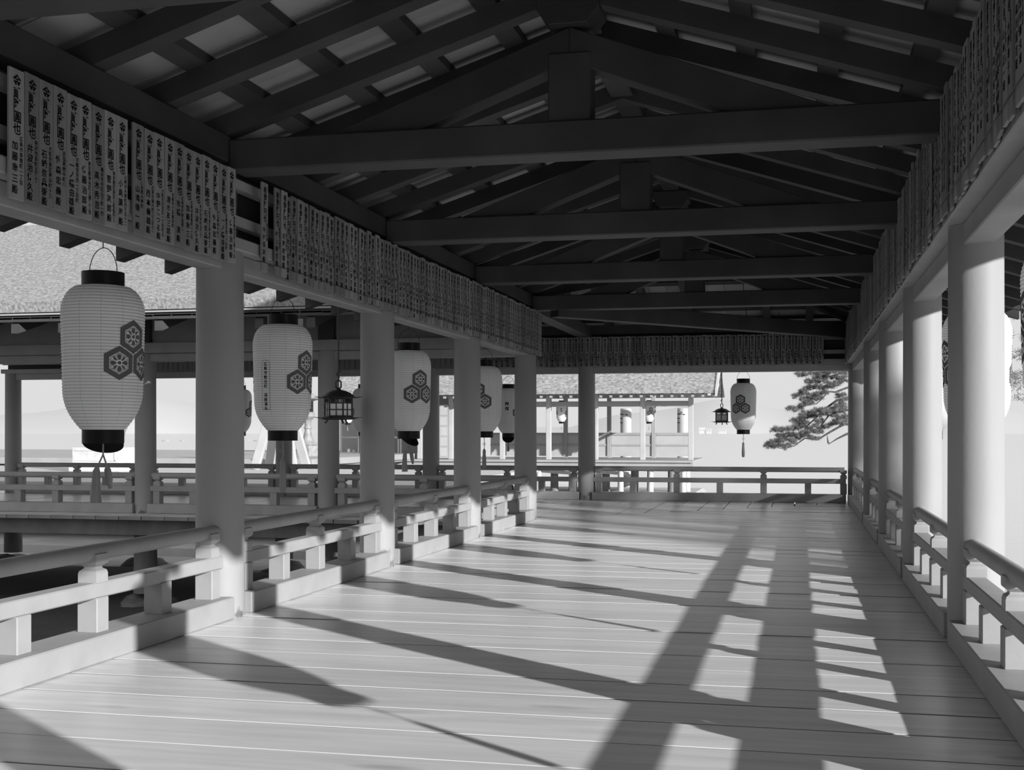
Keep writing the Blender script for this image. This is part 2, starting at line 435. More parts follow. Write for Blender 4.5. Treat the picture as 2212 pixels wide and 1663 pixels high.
# laths lying across the rafters
for i in range(1, 8):
    d = 0.43 * i
    for side in ('ML', 'MR', 'NS', 'NN'):
        lo = 1.0 if side[0] == 'M' else -12.5
        hi = {'ML': YM - d, 'MR': YM + d, 'NS': XM - d, 'NN': XM + d}[side]
        bot, top = [], []
        for (a, dd) in ((lo, d - 0.053), (lo, d + 0.053), (hi, d + 0.053), (hi, d - 0.053)):
            X, Y = side_xy(side, a, dd); bot.append((X, Y, zb(dd) + RH)); top.append((X, Y, zb(dd) + RH + 0.05))
        obj('lath', MB().hexa(bot + top).mesh('lath'), 'beam', ceiling)
# roof boards, running down the slope
for side, lo, hi in (('ML', 1.0, YM), ('MR', 1.0, YM + DE), ('NS', -12.4, XM), ('NN', -12.4, XM + DE)):
    a = lo
    while a < hi:
        wd = random.uniform(0.22, 0.30); gp = random.uniform(0.004, 0.012); dz = random.uniform(0, 0.006)
        e = min(a + wd - gp, hi - 0.001)
        slope_piece('roof_board', side, a, e, RH + 0.05 + dz, 0.018, 'board', de=DE + 0.03)
        a += wd
# ridge beams
obj('ridge_beam', MB().box(XM - 0.075, XM + 0.075, 1.0, YM, 3.215, 3.33).mesh('ridge_beam', 0.006), 'beam', ceiling)
obj('ridge_beam', MB().box(-12.4, XM, YM - 0.075, YM + 0.075, 3.215, 3.33).mesh('ridge_beam', 0.006), 'beam', ceiling)
# bark roof above and the boards along its eaves
mb = MB(); DO = 3.40
def zt(d): return 2.50 + 0.46 * (DO - d)
def zu(d): return zb(d) + RH + 0.05 + 0.03 + (0.06 if d > 3.3 else 0)
def roof_quad(p):
    bot = [(X, Y, zu(d)) for X, Y, d in p]; top = [(X, Y, zt(d)) for X, Y, d in p]
    mb.hexa(bot + top)
roof_quad([(XM - DO, -14, DO), (XM, -14, 0), (XM, YM, 0), (XM - DO, YM - DO, DO)])
roof_quad([(XM, -14, 0), (XM + DO, -14, DO), (XM + DO, YM + DO, DO), (XM, YM, 0)])
roof_quad([(-16, YM - DO, DO), (XM - DO, YM - DO, DO), (XM, YM, 0), (-16, YM, 0)])
roof_quad([(-16, YM, 0), (XM, YM, 0), (XM + DO, YM + DO, DO), (-16, YM + DO, DO)])
obj('bark_roof', mb.mesh('bark_roof'), 'bark', ceiling)
def eave(name, p0, p1, z0, z1, th, mat):
    d = (Vector(p1) - Vector(p0)).normalized(); nrm = Vector((d.y, -d.x, 0))
    a, b_ = Vector(p0), Vector(p1)
    q = [a, b_, b_ + nrm * th, a + nrm * th]
    obj(name, MB().hexa([(v.x, v.y, z0) for v in q] + [(v.x, v.y, z1) for v in q]).mesh(name, 0.003), mat, ceiling)
E0, E1 = DE - 0.03, DO + 0.015
ze = zb(DE) + RH + 0.01
eave('eave_board', (XM - E0, YM - E0, 0), (XM - E0, -14, 0), ze, ze + 0.10, 0.06, 'beam')
eave('eave_board', (-16, YM - E0, 0), (XM - E0, YM - E0, 0), ze, ze + 0.10, 0.06, 'beam')
eave('eave_board', (XM + E0, -14, 0), (XM + E0, YM + E0, 0), ze, ze + 0.10, 0.06, 'beam')
eave('eave_board', (XM + E0, YM + E0, 0), (-16, YM + E0, 0), ze, ze + 0.10, 0.06, 'beam')
eave('eave_strip', (-16, YM - E0 - 0.06, 0), (XM - E0 - 0.06, YM - E0 - 0.06, 0), ze + 0.075, ze + 0.10, 0.03, 'white')

# ------------------------------------------------------------------ columns
colprof = [(RC + 0.001, -0.04), (RC + 0.001, 0.0), (RC, 0.35), (RC - 0.002, 1.2), (RC - 0.004, 1.975), (RC - 0.012, 1.99)]
colmesh = MB().lathe(colprof, 56).mesh('column', smooth=True)
def column(X, Y, label, group):
    return tag(obj('column', colmesh, 'column', None, (X, Y, 0)), label, 'column', group)
def row_name(i):      # ROWS index 1..6, counted back from the corner where the side corridor starts
    n = 6 - i
    return ['corner', 'second', 'third', 'fourth', 'fifth', 'sixth', 'seventh'][n]
for i, Y in enumerate(ROWS):
    n = row_name(i)
    column(XL, Y, ('round painted corner column where the side corridor branches off' if n == 'corner' else
           f'round painted column of the lantern-side row, {n} counting from the branching corner'), 'columns of the lantern side')
    column(XR, Y, ('round painted column of the sunlit row, opposite the branching corner' if n == 'corner' else
           f'round painted column of the sunlit row, {n} counting from the side-corridor opening'), 'columns of the sunlit side')
column(XR, YF, 'round painted column in the outer corner of the deck near the pine', 'columns of the sunlit side')
for k in range(1, 5):
    column(XL - B * k, YN, f'painted column, near row of the side corridor, {ordinal(k)} from branching corner', 'columns of the side corridor')
for k in range(0, 5):
    column(XL - B * k, YF, f'painted column, sea row of the side corridor, {ordinal(k + 1)} from the pine corner', 'columns of the side corridor')
# posts below the deck and their footing stones
postmesh = MB().lathe([(0.145, -1.0), (0.14, -0.6), (0.135, -0.05)], 20).mesh('footing_post', smooth=True)
def blob(name, r, seed, squash=0.6):
    bm = bmesh.new(); bmesh.ops.create_icosphere(bm, subdivisions=3, radius=r); rnd = random.Random(seed)
    ph = [rnd.uniform(0, 6) for _ in range(6)]
    for v in bm.verts:
        p = v.co / r
        k = 1 + 0.18 * math.sin(p.x * 3 + ph[0]) * math.cos(p.y * 3 + ph[1]) + 0.10 * math.sin(p.z * 5 + ph[2] + p.x * 4) + 0.05 * math.sin(p.y * 11 + ph[3])
        v.co = Vector((v.co.x * k, v.co.y * k, v.co.z * k * squash))
    me = bpy.data.meshes.new(name); bm.to_mesh(me); bm.free()
    me.polygons.foreach_set('use_smooth', [True] * len(me.polygons)); return me
stones = [blob('footing_stone', 0.36, s) for s in range(3)]
def under(X, Y, where, i):
    tag(obj('deck_post', postmesh, 'post', None, (X, Y, 0)), f'dark timber post under the deck, {where}', 'post', 'posts under the deck')
    tag(obj('footing_stone', stones[i % 3], 'stone', None, (X, Y, -1.27 if i % 3 == 0 else -1.24), i * 1.3), f'rough footing stone, {where}', 'stone', 'footing stones')
i = 0
for k in range(0, 5):
    under(XL - B * k, YN, f'below side corridor near row, {ordinal(k + 1)} from branching corner', i); i += 1
for k in range(1, 5):
    under(XL - B * k, YF, f'below side corridor sea row, {ordinal(k)} past the corner bay', i); i += 1
for j, Y in enumerate(ROWS[2:6]):
    under(XL, Y, f'below the lantern-side row, {ordinal(4 - j)} back from branching corner', i); i += 1

# ------------------------------------------------------------------ long timbers (trim)
tn = [0]
def trim(mb, mat, bevel=0.006):
    tn[0] += 1
    return tag(obj(f'trim_{tn[0]}', mb.mesh('trim', bevel), mat), kind='structure')
def along_y(X, y0, y1, hw, z0, z1): return MB().box(X - hw, X + hw, y0, y1, z0, z1)
def along_x(Y, x0, x1, hw, z0, z1): return MB().box(x0, x1, Y - hw, Y + hw, z0, z1)
HB0, HB1, PL1 = 1.885, 1.985, 2.055
for i in range(len(ROWS) - 1):                        # head beams between the columns, bay by bay
    trim(along_y(XL, ROWS[i] + 0.10, ROWS[i + 1] - 0.10, 0.07, HB0, HB1), 'paint')
    trim(along_y(XR, ROWS[i] + 0.10, ROWS[i + 1] - 0.10, 0.07, HB0, HB1), 'paint')
trim(along_y(XR, YN + 0.10, YF - 0.10, 0.07, HB0, HB1), 'paint')
trim(along_x(YF, XL + 0.10, XR - 0.10, 0.07, HB0, HB1), 'paint')
for k in range(4):
    trim(along_x(YN, XL - B * (k + 1) + 0.10, XL - B * k - 0.10, 0.07, HB0, HB1), 'paint')
    trim(along_x(YF, XL - B * (k + 1) + 0.10, XL - B * k - 0.10, 0.07, HB0, HB1), 'paint')
trim(along_y(XL, -9, YN + 0.15, 0.15, HB1 + 0.001, PL1), 'paint')          # wall plates
trim(along_y(XR, -9, YF + 0.15, 0.15, HB1 + 0.001, PL1), 'paint')
trim(along_x(YN, -13, XL - 0.16, 0.15, HB1 + 0.001, PL1 + 0.06), 'paint')
trim(along_x(YF, -13, XR - 0.16, 0.15, HB1 + 0.001, PL1), 'paint')
KT0, KT1 = 2.46, 2.60
trim(along_y(XL, -9, YN + 0.12, 0.10, KT0, KT1), 'beam')                    # eave purlins
trim(along_y(XR, -9, YF + 0.12, 0.10, KT0, KT1), 'beam')
trim(along_x(YN, -13, XL - 0.13, 0.10, KT0, KT1), 'beam')
trim(along_x(YF, -13, XR - 0.13, 0.10, KT0, KT1), 'beam')
for z0, z1 in ((2.13, 2.185), (2.335, 2.385)):                              # battens that carry the plaques
    trim(along_y(XL + 0.075, -9, YN + 0.05, 0.03, z0, z1), 'paint', 0)
    trim(along_y(XR - 0.075, -9, YF - 0.15, 0.03, z0, z1), 'paint', 0)
    trim(along_x(YF - 0.075, -13, XR - 0.15, 0.03, z0, z1), 'paint', 0)
trim(along_y(XL - 0.05, -9, YN, 0.012, PL1, KT0), 'beam', 0)                 # infill boards; the dark ones stand in for shaded voids behind the plaques
trim(along_y(XR + 0.05, -9, YF, 0.012, PL1, KT0), 'beam', 0)
trim(along_x(YN, -13, XL - 0.07, 0.012, PL1 + 0.06, KT0), 'paint', 0)
trim(along_x(YF + 0.05, -13, XR, 0.012, PL1, KT0), 'beam', 0)
# short struts between plate and purlin above each column
for Y in ROWS[1:]:
    for X in (XL, XR): trim(MB().box(X - 0.07, X + 0.07, Y - 0.07, Y + 0.07, PL1, KT0), 'beam')
for k in range(1, 5): trim(MB().box(XL - B * k - 0.10, XL - B * k + 0.10, YN - 0.09, YN + 0.09, PL1 + 0.06, KT0), 'beam')

# ------------------------------------------------------------------ roof trusses
def truss(loc, rz, label, span=None):
    t = thing('roof_truss', label, 'truss', loc, rz, 'roof trusses')
    hs = (XR - XL) / 2 - 0.10
    obj('tie_beam', MB().box(-hs, hs, -0.095, 0.095, 2.413, 2.58).mesh('tie_beam', 0.008), 'beam', t)
    obj('king_post', MB().box(-0.11, 0.11, -0.075, 0.075, 2.57, 2.93).mesh('king_post', 0.008), 'beam', t)
    for s in (-1, 1):
        poly = [(0, 3.06), (s * 1.30, 2.581), (s * 0.80, 2.581), (0, 2.885)]
        obj('strut', MB().prism(poly, lambda u, v, a: (u, a, v), -0.065, 0.065).mesh('strut', 0.004), 'beam', t)
    poly = [(-0.16, 3.21), (0.16, 3.21), (0.16, 3.14), (0.10, 3.06), (-0.10, 3.06), (-0.16, 3.14)]
    obj('bearing_block', MB().prism(poly, lambda u, v, a: (u, a, v), -0.12, 0.12).mesh('bearing_block', 0.004), 'beam', t)
    return t
for i in range(2, 7):
    n = 6 - i
    truss((XM, ROWS[i], 0), 0, 'dark roof truss over the deck, ' + ('the one at the branching corner' if n == 0 else f'{ordinal(n)} back from the branching corner'))
for k in range(0, 4):
    truss((XL - B * k, YM, 0), R(90), 'dark roof truss across the side corridor, ' + ('at the branching corner' if k == 0 else f'{ordinal(k)} beyond the branching corner'))
# diagonal tie under the corner of the roof
tag(obj('diagonal_tie_beam', MB().beam((-2.75, YN - 0.02, 2.43), (XR - 0.05, YF - 0.10, 2.43), 0.17, 0.19).mesh('diagonal_tie_beam', 0.006), 'beam'),
    'long diagonal timber running from the last truss to the pine corner', 'beam')

# ------------------------------------------------------------------ railings, one per bay
def neck_post(hw=0.045):
    # square post with a waisted head that carries the round rail
    prof = [(hw, 0.335), (hw, 0.375), (hw * 0.92, 0.388), (hw * 0.62, 0.398), (hw * 0.60, 0.405), (hw * 1.02, 0.420), (hw * 1.05, 0.428), (hw * 1.05, 0.462)]
    mb = MB()
    mb.lathe([(r * math.sqrt(2), z) for r, z in prof], 4, rot=R(45))
    return mb.mesh('post_head', 0)
NECK = neck_post()
FULL = MB().box(-0.045, 0.045, -0.05, 0.05, 0.115, 0.27).mesh('post', 0.004)
def railing(p0, p1, inner, label, group, cut=0.0):
    # p0,p1 column centres; inner = unit vector towards the deck that the rail guards
    p0, p1 = Vector(p0), Vector(p1); d = (p1 - p0); Ln = d.length; d.normalize()
    rz = math.atan2(d.y, d.x)
    t = thing('railing', label, 'railing', (p0.x, p0.y, 0), rz, group)
    s = 1 if Vector((-d.y, d.x, 0)).dot(Vector(inner)) > 0 else -1    # local +y side that faces the deck
    a, b_ = RC - 0.012, Ln - RC + 0.012 - cut
    obj('sill', MB().box(a - 0.02, b_ + 0.02, min(s * 0.14, -s * 0.06), max(s * 0.14, -s * 0.06), 0.0, 0.118).mesh('sill', 0.006), 'paint', t)
    obj('middle_rail', MB().box(a - 0.02, b_ + 0.02, s * 0.03 - 0.045, s * 0.03 + 0.045, 0.268, 0.337).mesh('middle_rail', 0.006), 'paint', t)
    obj('top_rail', MB().tube([(a, s * 0.03, 0.466), (b_, s * 0.03, 0.466)], 0.037, 20).mesh('top_rail', smooth=True), 'paint', t)
    long_bay = Ln > 3
    for u in ((RC + 0.062, Ln * 0.345, Ln * 0.665, Ln - RC - 0.062) if long_bay else (RC + 0.062, Ln / 2, Ln - RC - 0.062)):
        p = obj('post', FULL, 'paint', t, (u, s * 0.03, 0))
        obj('post_head', NECK, 'paint', p, (0, 0, 0))
    for u in ((Ln * 0.18, Ln * 0.505, Ln * 0.825) if long_bay else (Ln * 0.28, Ln * 0.72)):
        obj('baluster', FULL, 'paint', t, (u, s * 0.03, 0))
    return t
for i in range(1, 6):
    n = 6 - i
    railing((XL, ROWS[i], 0), (XL, ROWS[i + 1], 0), (1, 0, 0), f'low railing bay of the lantern side, {ordinal(n)} back from the branching corner', 'railings of the lantern side')
    railing((XR, ROWS[i], 0), (XR, ROWS[i + 1], 0), (-1, 0, 0), f'low railing bay of the sunlit side, {ordinal(n + 1)} back from the pine corner', 'railings of the sunlit side')
railing((XR, YN, 0), (XR, YF, 0), (-1, 0, 0), 'long low railing bay of the sunlit side ending at the pine corner', 'railings of the sunlit side')
railing((XL, YF, 0), (XR, YF, 0), (0, -1, 0), 'long low railing across the far end of the deck below the hanging lantern', 'railings of the far end', 0.06)
for k in range(4):
    railing((XL - B * (k + 1), YN, 0), (XL - B * k, YN, 0), (0, -1, 0), f'low railing bay, near side of the side corridor, {ordinal(k + 1)} from branching corner', 'railings of the side corridor')
    railing((XL - B * (k + 1), YF, 0), (XL - B * k, YF, 0), (0, -1, 0), f'low railing bay, sea side of the side corridor, {ordinal(k + 1)} from far-end railing', 'railings of the side corridor')

# ------------------------------------------------------------------ donation plaques on the battens
PT = 0.012
def plaque_face(n_text, w, h, big, name, addr, bold=True):
    mb = MB(); fn = lambda x, z: (x, -PT / 2 - 0.0009, z)
    cs = 0.046 if bold else 0.040
    column_text(mb, big, 0.0, h - 0.022, cs * 1.08, cs, fn, 0.0015)
    zs = h - 0.022 - cs * len(big) - 0.012
    room = zs - 0.012
    p = min(0.042, room / max(1, len(name)))
    column_text(mb, name, -0.013, zs - 0.01, min(0.036, p * 0.98), p, fn, 0.0015)
    if addr:
        q = min(0.021, room / len(addr))
        column_text(mb, addr, 0.024, zs + 0.012, q * 1.0, q, fn, 0.0)
    return mb.mesh('lettering')
NAMES_A = [('高木秀吉殿', '横浜市中区山下町一四'), ('菅野次郎殿', '東京都練馬区上板橋四三'), ('小島蓮海殿', '川崎市大師町四千百十二'),
           ('山滝徳一殿', '佐伯郡大野町'), ('西本義雄殿', '広島市横川町三丁目七一'), ('中野こつる殿', '大阪市住吉区一丁目町五'),
           ('清水友三郎殿', '京都市七条御前町'), ('市橋 清殿', '広島市鷹野橋通二'), ('加藤幸三殿', '広島市東雲町一丁目'),
           ('井波治佐久殿', '金沢市長町五番丁'), ('石崎奈兵衛殿', '大阪市東区南浜町十三'), ('竹森忠義殿', '安芸郡府中町八'),
           ('一ノ橋由雄殿', '宇都宮市西一丁目町'), ('佐藤治郎殿', '東京都渋谷区上通二丁目')]
NAMES_B = [('山本正一殿', '呉市本通三丁目'), ('田中義夫殿', '広島市段原町'), ('村上春吉殿', '尾道市土堂町'), ('大野清子殿', '岩国市錦見'),
           ('木村安太郎殿', '福山市笠岡町'), ('中村長次殿', '松山市湊町'), ('森川留吉殿', '大竹市小方町'), ('河野政雄殿', '三原市糸崎町')]
PH = 0.50
_boards = {}
def board_mesh(w, h):
    key = (round(w, 3), round(h, 3))
    if key not in _boards:
        _boards[key] = MB().box(-w / 2, w / 2, -PT / 2, PT / 2, 0, h).mesh('plaque_board', 0.0015)
    return _boards[key]
LET_A = [plaque_face(i, 0.085, PH, '金貳阡圓也', nm, ad) for i, (nm, ad) in enumerate(NAMES_A)]
LET_B = [plaque_face(i, 0.08, PH, '奉壹阡円也', nm, ad, False) for i, (nm, ad) in enumerate(NAMES_B)]
LET_C = [plaque_face(i, 0.08, 0.435, '奉五百円也', nm, ad, False) for i, (nm, ad) in enumerate(NAMES_B)]
LET_R = [plaque_face(i, 0.08, 0.56, '奉壹阡円也', nm, ad, False) for i, (nm, ad) in enumerate(NAMES_B)]
def plaque(loc, rz, w, h, lean, let, label, group):
    o = obj('donation_plaque', board_mesh(w, h), 'plaque', None, loc)
    o.rotation_euler = (Matrix.Rotation(rz, 3, 'Z') @ Matrix.Rotation(lean, 3, 'Y')).to_euler()
    tag(o, label, 'plaque', group)
    c = obj('lettering', let, 'ink', o)
    return o
XP = XL + 0.165
# nearest panel of the left side: bold lettering, ends before the second column counted from the camera side
n = 0; yy = 5.715
for i in range(24):
    if yy < 3.9: break
    w = 0.086
    if i in (11, ): yy -= 0.045                       # open slot between two boards
    n += 1
    plaque((XP, yy - w / 2, 1.898 + random.uniform(-0.004, 0.004)), R(90), w, PH, R(random.uniform(-0.5, 0.5)), LET_A[(13 - i) % 14],
           f'wide plaque with bold brush writing, {ordinal(n)} from the open gap in the panel', 'bold plaques before the open gap')
    yy -= w + 0.003
# the narrower, greyer plaques after the gap, up to the branching corner
yy = 6.02; n = 0
while yy < 13.24:
    w = random.choice([0.062, 0.07, 0.075, 0.08])
    if n in (1, 42, 62): yy += 0.10 if n == 1 else 0.05
    n += 1
    lean = random.uniform(-0.6, 0.6)
    if random.random() < 0.28: lean = random.uniform(1.0, 2.2)
    plaque((XP + random.uniform(-0.006, 0.006), yy + w / 2, 1.898 + random.uniform(-0.012, 0.010)), R(90), w, PH, R(lean), LET_B[(n * 5 + n // 7) % 8],
           f'narrow weathered plaque of the lantern side, {ordinal(n)} after the open gap', 'weathered plaques of the lantern side')
    yy += w + random.uniform(0.002, 0.012)
# sunlit side, seen nearly edge on
yy = 17.02; n = 0
while yy > 3.3:
    w = random.choice([0.07, 0.08, 0.085])
    n += 1
    if n in (3, 40, 75): yy -= 0.08
    lean = random.uniform(-0.6, 0.6)
    if random.random() < 0.18: lean = random.uniform(-2.4, -1.0)
    plaque((XR - 0.165 + random.uniform(-0.012, 0.006), yy - w / 2, 1.998 + random.uniform(-0.018, 0.008)), R(-90), w, 0.56 + random.choice([0, 0, 0.025]), R(lean), LET_R[(n * 3 + n // 9) % 8],
           f'narrow weathered plaque above the sunlit row, {ordinal(n)} from the pine corner', 'plaques above the sunlit row')
    yy -= w + random.uniform(0.012, 0.035)
# far end and the sea side of the side corridor
xx = 0.36; n = 0; rest = MB()
while xx > -10.5:
    w = 0.078; n += 1
    if n <= 62:
        plaque((xx - w / 2, YF - 0.165, 1.985 + random.uniform(-0.006, 0.004)), 0, w, 0.435, R(random.uniform(-0.4, 0.4)), LET_C[(n * 3 + n // 6) % 8],
               f'dark plaque of the far end row, {ordinal(n)} from the pine corner', 'plaques of the far end row')
    else:
        rest.box(xx - w, xx, YF - 0.171, YF - 0.159, 1.985, 2.42)
    xx -= w + random.uniform(0.004, 0.012)
tag(obj('plaque_row', rest.mesh('plaque_row'), 'plaque'), 'long dark row of tiny plaques deep in the side corridor', 'plaques', kind='stuff')
# thin wires that hold the plaque feet
def wire(pts, label):
    tag(obj('retaining_wire', MB().tube(pts, 0.0022, 5).mesh('retaining_wire'), 'metal'), label, 'wire')
wire([(XP + 0.013, 5.95 + 0.5 * k, 1.952 + 0.006 * math.sin(k * 1.3)) for k in range(15)], 'thin wire strung across the lantern-side plaques')
wire([(XR - 0.165 - 0.022, 3.3 + 0.5 * k, 2.045 + 0.006 * math.sin(k * 1.7)) for k in range(28)], 'thin wire strung across the plaques above the sunlit row')
wire([(XL + 0.3 * k, YF - 0.18, 2.03 + 0.004 * math.sin(k * 1.7)) for k in range(12)], 'thin wire strung across the far end plaques')

# ------------------------------------------------------------------ paper lanterns
LB, LT, LRAD, CAPR = 1.014, 1.705, 0.189, 0.096       # body bottom, top, radius, ring radius
NR = 46
def lant_r(t):
    # outline: short round shoulder, long belly tapering a little to the foot
    if t > 0.80: u = (t - 0.80) / 0.20; return CAPR + (LRAD - CAPR) * math.sqrt(max(0, 1 - u ** 2.1))
    if t < 0.30: u = (0.30 - t) / 0.30; return CAPR + (LRAD * 0.955 - CAPR) * (1 - u ** 2.3)
    return LRAD * (0.955 + 0.045 * (t - 0.30) / 0.50)
def lant_profile(ribs):
    pr = []
    for i in range(NR):
        for s_ in (0, 0.34, 0.67):
            t = (i + s_) / NR
            r = lant_r(t) + (0.0 if s_ == 0 else 0.0032) * ribs
            pr.append((r, LB + t * (LT - LB)))
    pr.append((lant_r(1.0), LT))
    return pr
PAPER = MB().lathe(lant_profile(1), 72, cap=False).mesh('paper_body', smooth='all')
def surf(az, z, off=0.0044):
    t = (z - LB) / (LT - LB); r = lant_r(min(1, max(0, t))) + off
    return (r * math.cos(az), r * math.sin(az), z)
def wrap(u, v, z0): return surf(u / (LRAD * 0.985), z0 + v)
def hex_ring(mb, cx, cy, R0, R1, z0):
    n = 7
    for k in range(6):
        a0, a1 = R(90 + 60 * k), R(150 + 60 * k)
        for i in range(n):
            for j in range(2):
                q = []
                for (ii, jj) in ((i, j), (i + 1, j), (i + 1, j + 1), (i, j + 1)):
                    rr = R0 + (R1 - R0) * jj / 2; f = ii / n
                    x = cx + rr * (math.cos(a0) * (1 - f) + math.cos(a1) * f); y = cy + rr * (math.sin(a0) * (1 - f) + math.sin(a1) * f)
                    q.append(wrap(x, y, z0))
                mb.add(q, [(0, 1, 2, 3)])
def disc(mb, cx, cy, rx, ry, ang, z0, n=12):
    ps = []
    for k in range(n):
        a = 2 * math.pi * k / n; x, y = rx * math.cos(a), ry * math.sin(a)
        if x < 0: y *= 0.75
        ps.append(wrap(cx + x * math.cos(ang) - y * math.sin(ang), cy + x * math.sin(ang) + y * math.cos(ang), z0))
    mb.add(ps, [tuple(range(n))])
HR = 0.081
def crest_mesh():
    mb = MB(); z0 = 1.37; sp = HR * math.sqrt(3) + 0.006
    for (cx, cy) in ((0, sp * 0.5773), (-sp / 2, -sp * 0.2887), (sp / 2, -sp * 0.2887)):
        hex_ring(mb, cx, cy, HR * 0.66, HR, z0)
        hex_ring(mb, cx, cy, HR * 0.555, HR * 0.585, z0)
        disc(mb, cx, cy, HR * 0.115, HR * 0.115, 0, z0)
        for k in range(8):
            a = R(45 * k); rr = HR * (0.345 if k % 2 == 0 else 0.335)
            disc(mb, cx + rr * math.cos(a), cy + rr * math.sin(a), HR * (0.165 if k % 2 == 0 else 0.15), HR * (0.150 if k % 2 == 0 else 0.080), a, z0)
    return mb.mesh('crest')
CREST = crest_mesh()
def ring_mesh(z0, z1, r, name):
    return MB().lathe([(r - 0.006, z0), (r, z0), (r, z1), (r - 0.006, z1), (r - 0.006, z0)], 48, cap=False).mesh(name, smooth=True)
TOPR = ring_mesh(1.705, 1.771, CAPR + 0.002, 'top_ring')
BOTR = ring_mesh(0.948, 1.014, CAPR, 'bottom_ring')
TOPR.materials.append(M['black']); BOTR.materials.append(M['black'])
FLAP = MB().lathe([(0.001, 0), (0.094, 0), (0.094, 0.006), (0.001, 0.006)], 32, cap=False).mesh('bottom_lid')
BAIL = MB().tube([(0.094 * math.cos(R(a)), 0, 1.765 + 0.125 * math.sin(R(a))) for a in range(0, 181, 12)], 0.0022, 6).mesh('bail_wire')
CORD = MB().tube([(0, 0, 1.888), (0.004, 0, 2.2), (0, 0, 2.67)], 0.0025, 6).mesh('hanging_cord')
CORDS = MB().tube([(0, 0, 1.888), (0, 0, 1.93)], 0.004, 6).mesh('hanging_cord')
SEAM = MB()
for k in range(12):
    a = R(30 * k); pts = [surf(a, LB + (LT - LB) * t / 30, 0.0036) for t in range(31)]
    for i in range(30):
        p, q = pts[i], pts[i + 1]; da = 0.006
        SEAM.add([p, surf(a + da, p[2], 0.0036), surf(a + da, q[2], 0.0036), q], [(0, 1, 2, 3)])
def tassel_mesh(style):
    mb = MB()
    if style == 'long':
        mb.tube([(0, 0, 0), (0.003, 0, -0.09), (0, 0, -0.14)], 0.004, 6)
        for s in (-1, 1):
            mb.tube([(0, 0, -0.075)] + [(s * (0.010 + 0.010 * math.cos(R(a))) - s * 0.0, 0, -0.075 + 0.011 * math.sin(R(a))) for a in range(180, -181, -40)], 0.002, 5)
        mb.lathe([(0.006, -0.125), (0.015, -0.14), (0.018, -0.16), (0.016, -0.175), (0.021, -0.23), (0.023, -0.30), (0.019, -0.345), (0.004, -0.35)][::-1], 14)
    elif style == 'pair':
        mb.tube([(0, 0, 0), (0, 0, -0.06), (-0.028, 0.0, -0.12)], 0.004, 6); mb.tube([(0, 0, -0.06), (0.02, 0, -0.12)], 0.004, 6)
        mb.tube([(-0.028, 0, -0.115), (-0.033, 0, -0.14), (-0.036, 0, -0.22), (-0.034, 0, -0.29)], [0.008, 0.017, 0.022, 0.026], 12)
        mb.tube([(0.02, 0, -0.115), (0.022, 0, -0.135), (0.03, 0, -0.18), (0.036, 0, -0.225)], [0.008, 0.016, 0.017, 0.008], 12)
    else:
        mb.tube([(0, 0, 0), (0, 0, -0.10)], 0.003, 6)
        mb.lathe([(0.004, -0.085), (0.010, -0.10), (0.009, -0.115), (0.014, -0.15), (0.018, -0.22), (0.012, -0.225)][::-1], 12)
    return mb.mesh('tassel', smooth=True)
TAS = {k: tassel_mesh(k) for k in ('long', 'pair', 'short')}
def kento_mesh():
    mb = MB()
    fn = lambda x, z: wrap(x, z, 1.40)
    column_text(mb, '献燈', 0.0, 0.10, 0.062, 0.072, fn)
    return mb.mesh('lettering')
KENTO = kento_mesh()
def inscription_mesh():
    mb = MB(); fn = lambda x, z: wrap(x, z, 1.30)
    column_text(mb, '広島市新庄町 高屋喜久', 0.0, 0.155, 0.027, 0.0285, fn, 0.001)
    hw, zt_, zb_ = 0.029, 0.165, -0.155                 # thin outlined cartouche, arched top and swallow-tail foot
    pts = [(-hw, zb_), (-hw, zt_ - 0.02), (-0.018, zt_ - 0.004), (0, zt_), (0.018, zt_ - 0.004), (hw, zt_ - 0.02), (hw, zb_), (0, zb_ + 0.012), (-hw, zb_)]
    for (x0_, z0_), (x1_, z1_) in zip(pts, pts[1:]):
        L_ = math.hypot(x1_ - x0_, z1_ - z0_); nx, nz = -(z1_ - z0_) / L_ * 0.0009, (x1_ - x0_) / L_ * 0.0009
        nn = max(1, int(L_ / 0.02))
        for i in range(nn):
            f0, f1 = i / nn, (i + 1) / nn
            xa, za, xb, zb2 = x0_ + (x1_ - x0_) * f0, z0_ + (z1_ - z0_) * f0, x0_ + (x1_ - x0_) * f1, z0_ + (z1_ - z0_) * f1
            mb.add([wrap(xa - nx, za - nz, 1.30), wrap(xb - nx, zb2 - nz, 1.30), wrap(xb + nx, zb2 + nz, 1.30), wrap(xa + nx, za + nz, 1.30)], [(0, 1, 2, 3)])
    return mb.mesh('inscription')
INSC = inscription_mesh()
SEAMM = SEAM.mesh('paper_seams')
M['seam'] = mottled('paper_seam', 0.42, 0.05, (3, 3, 3), 0.8)
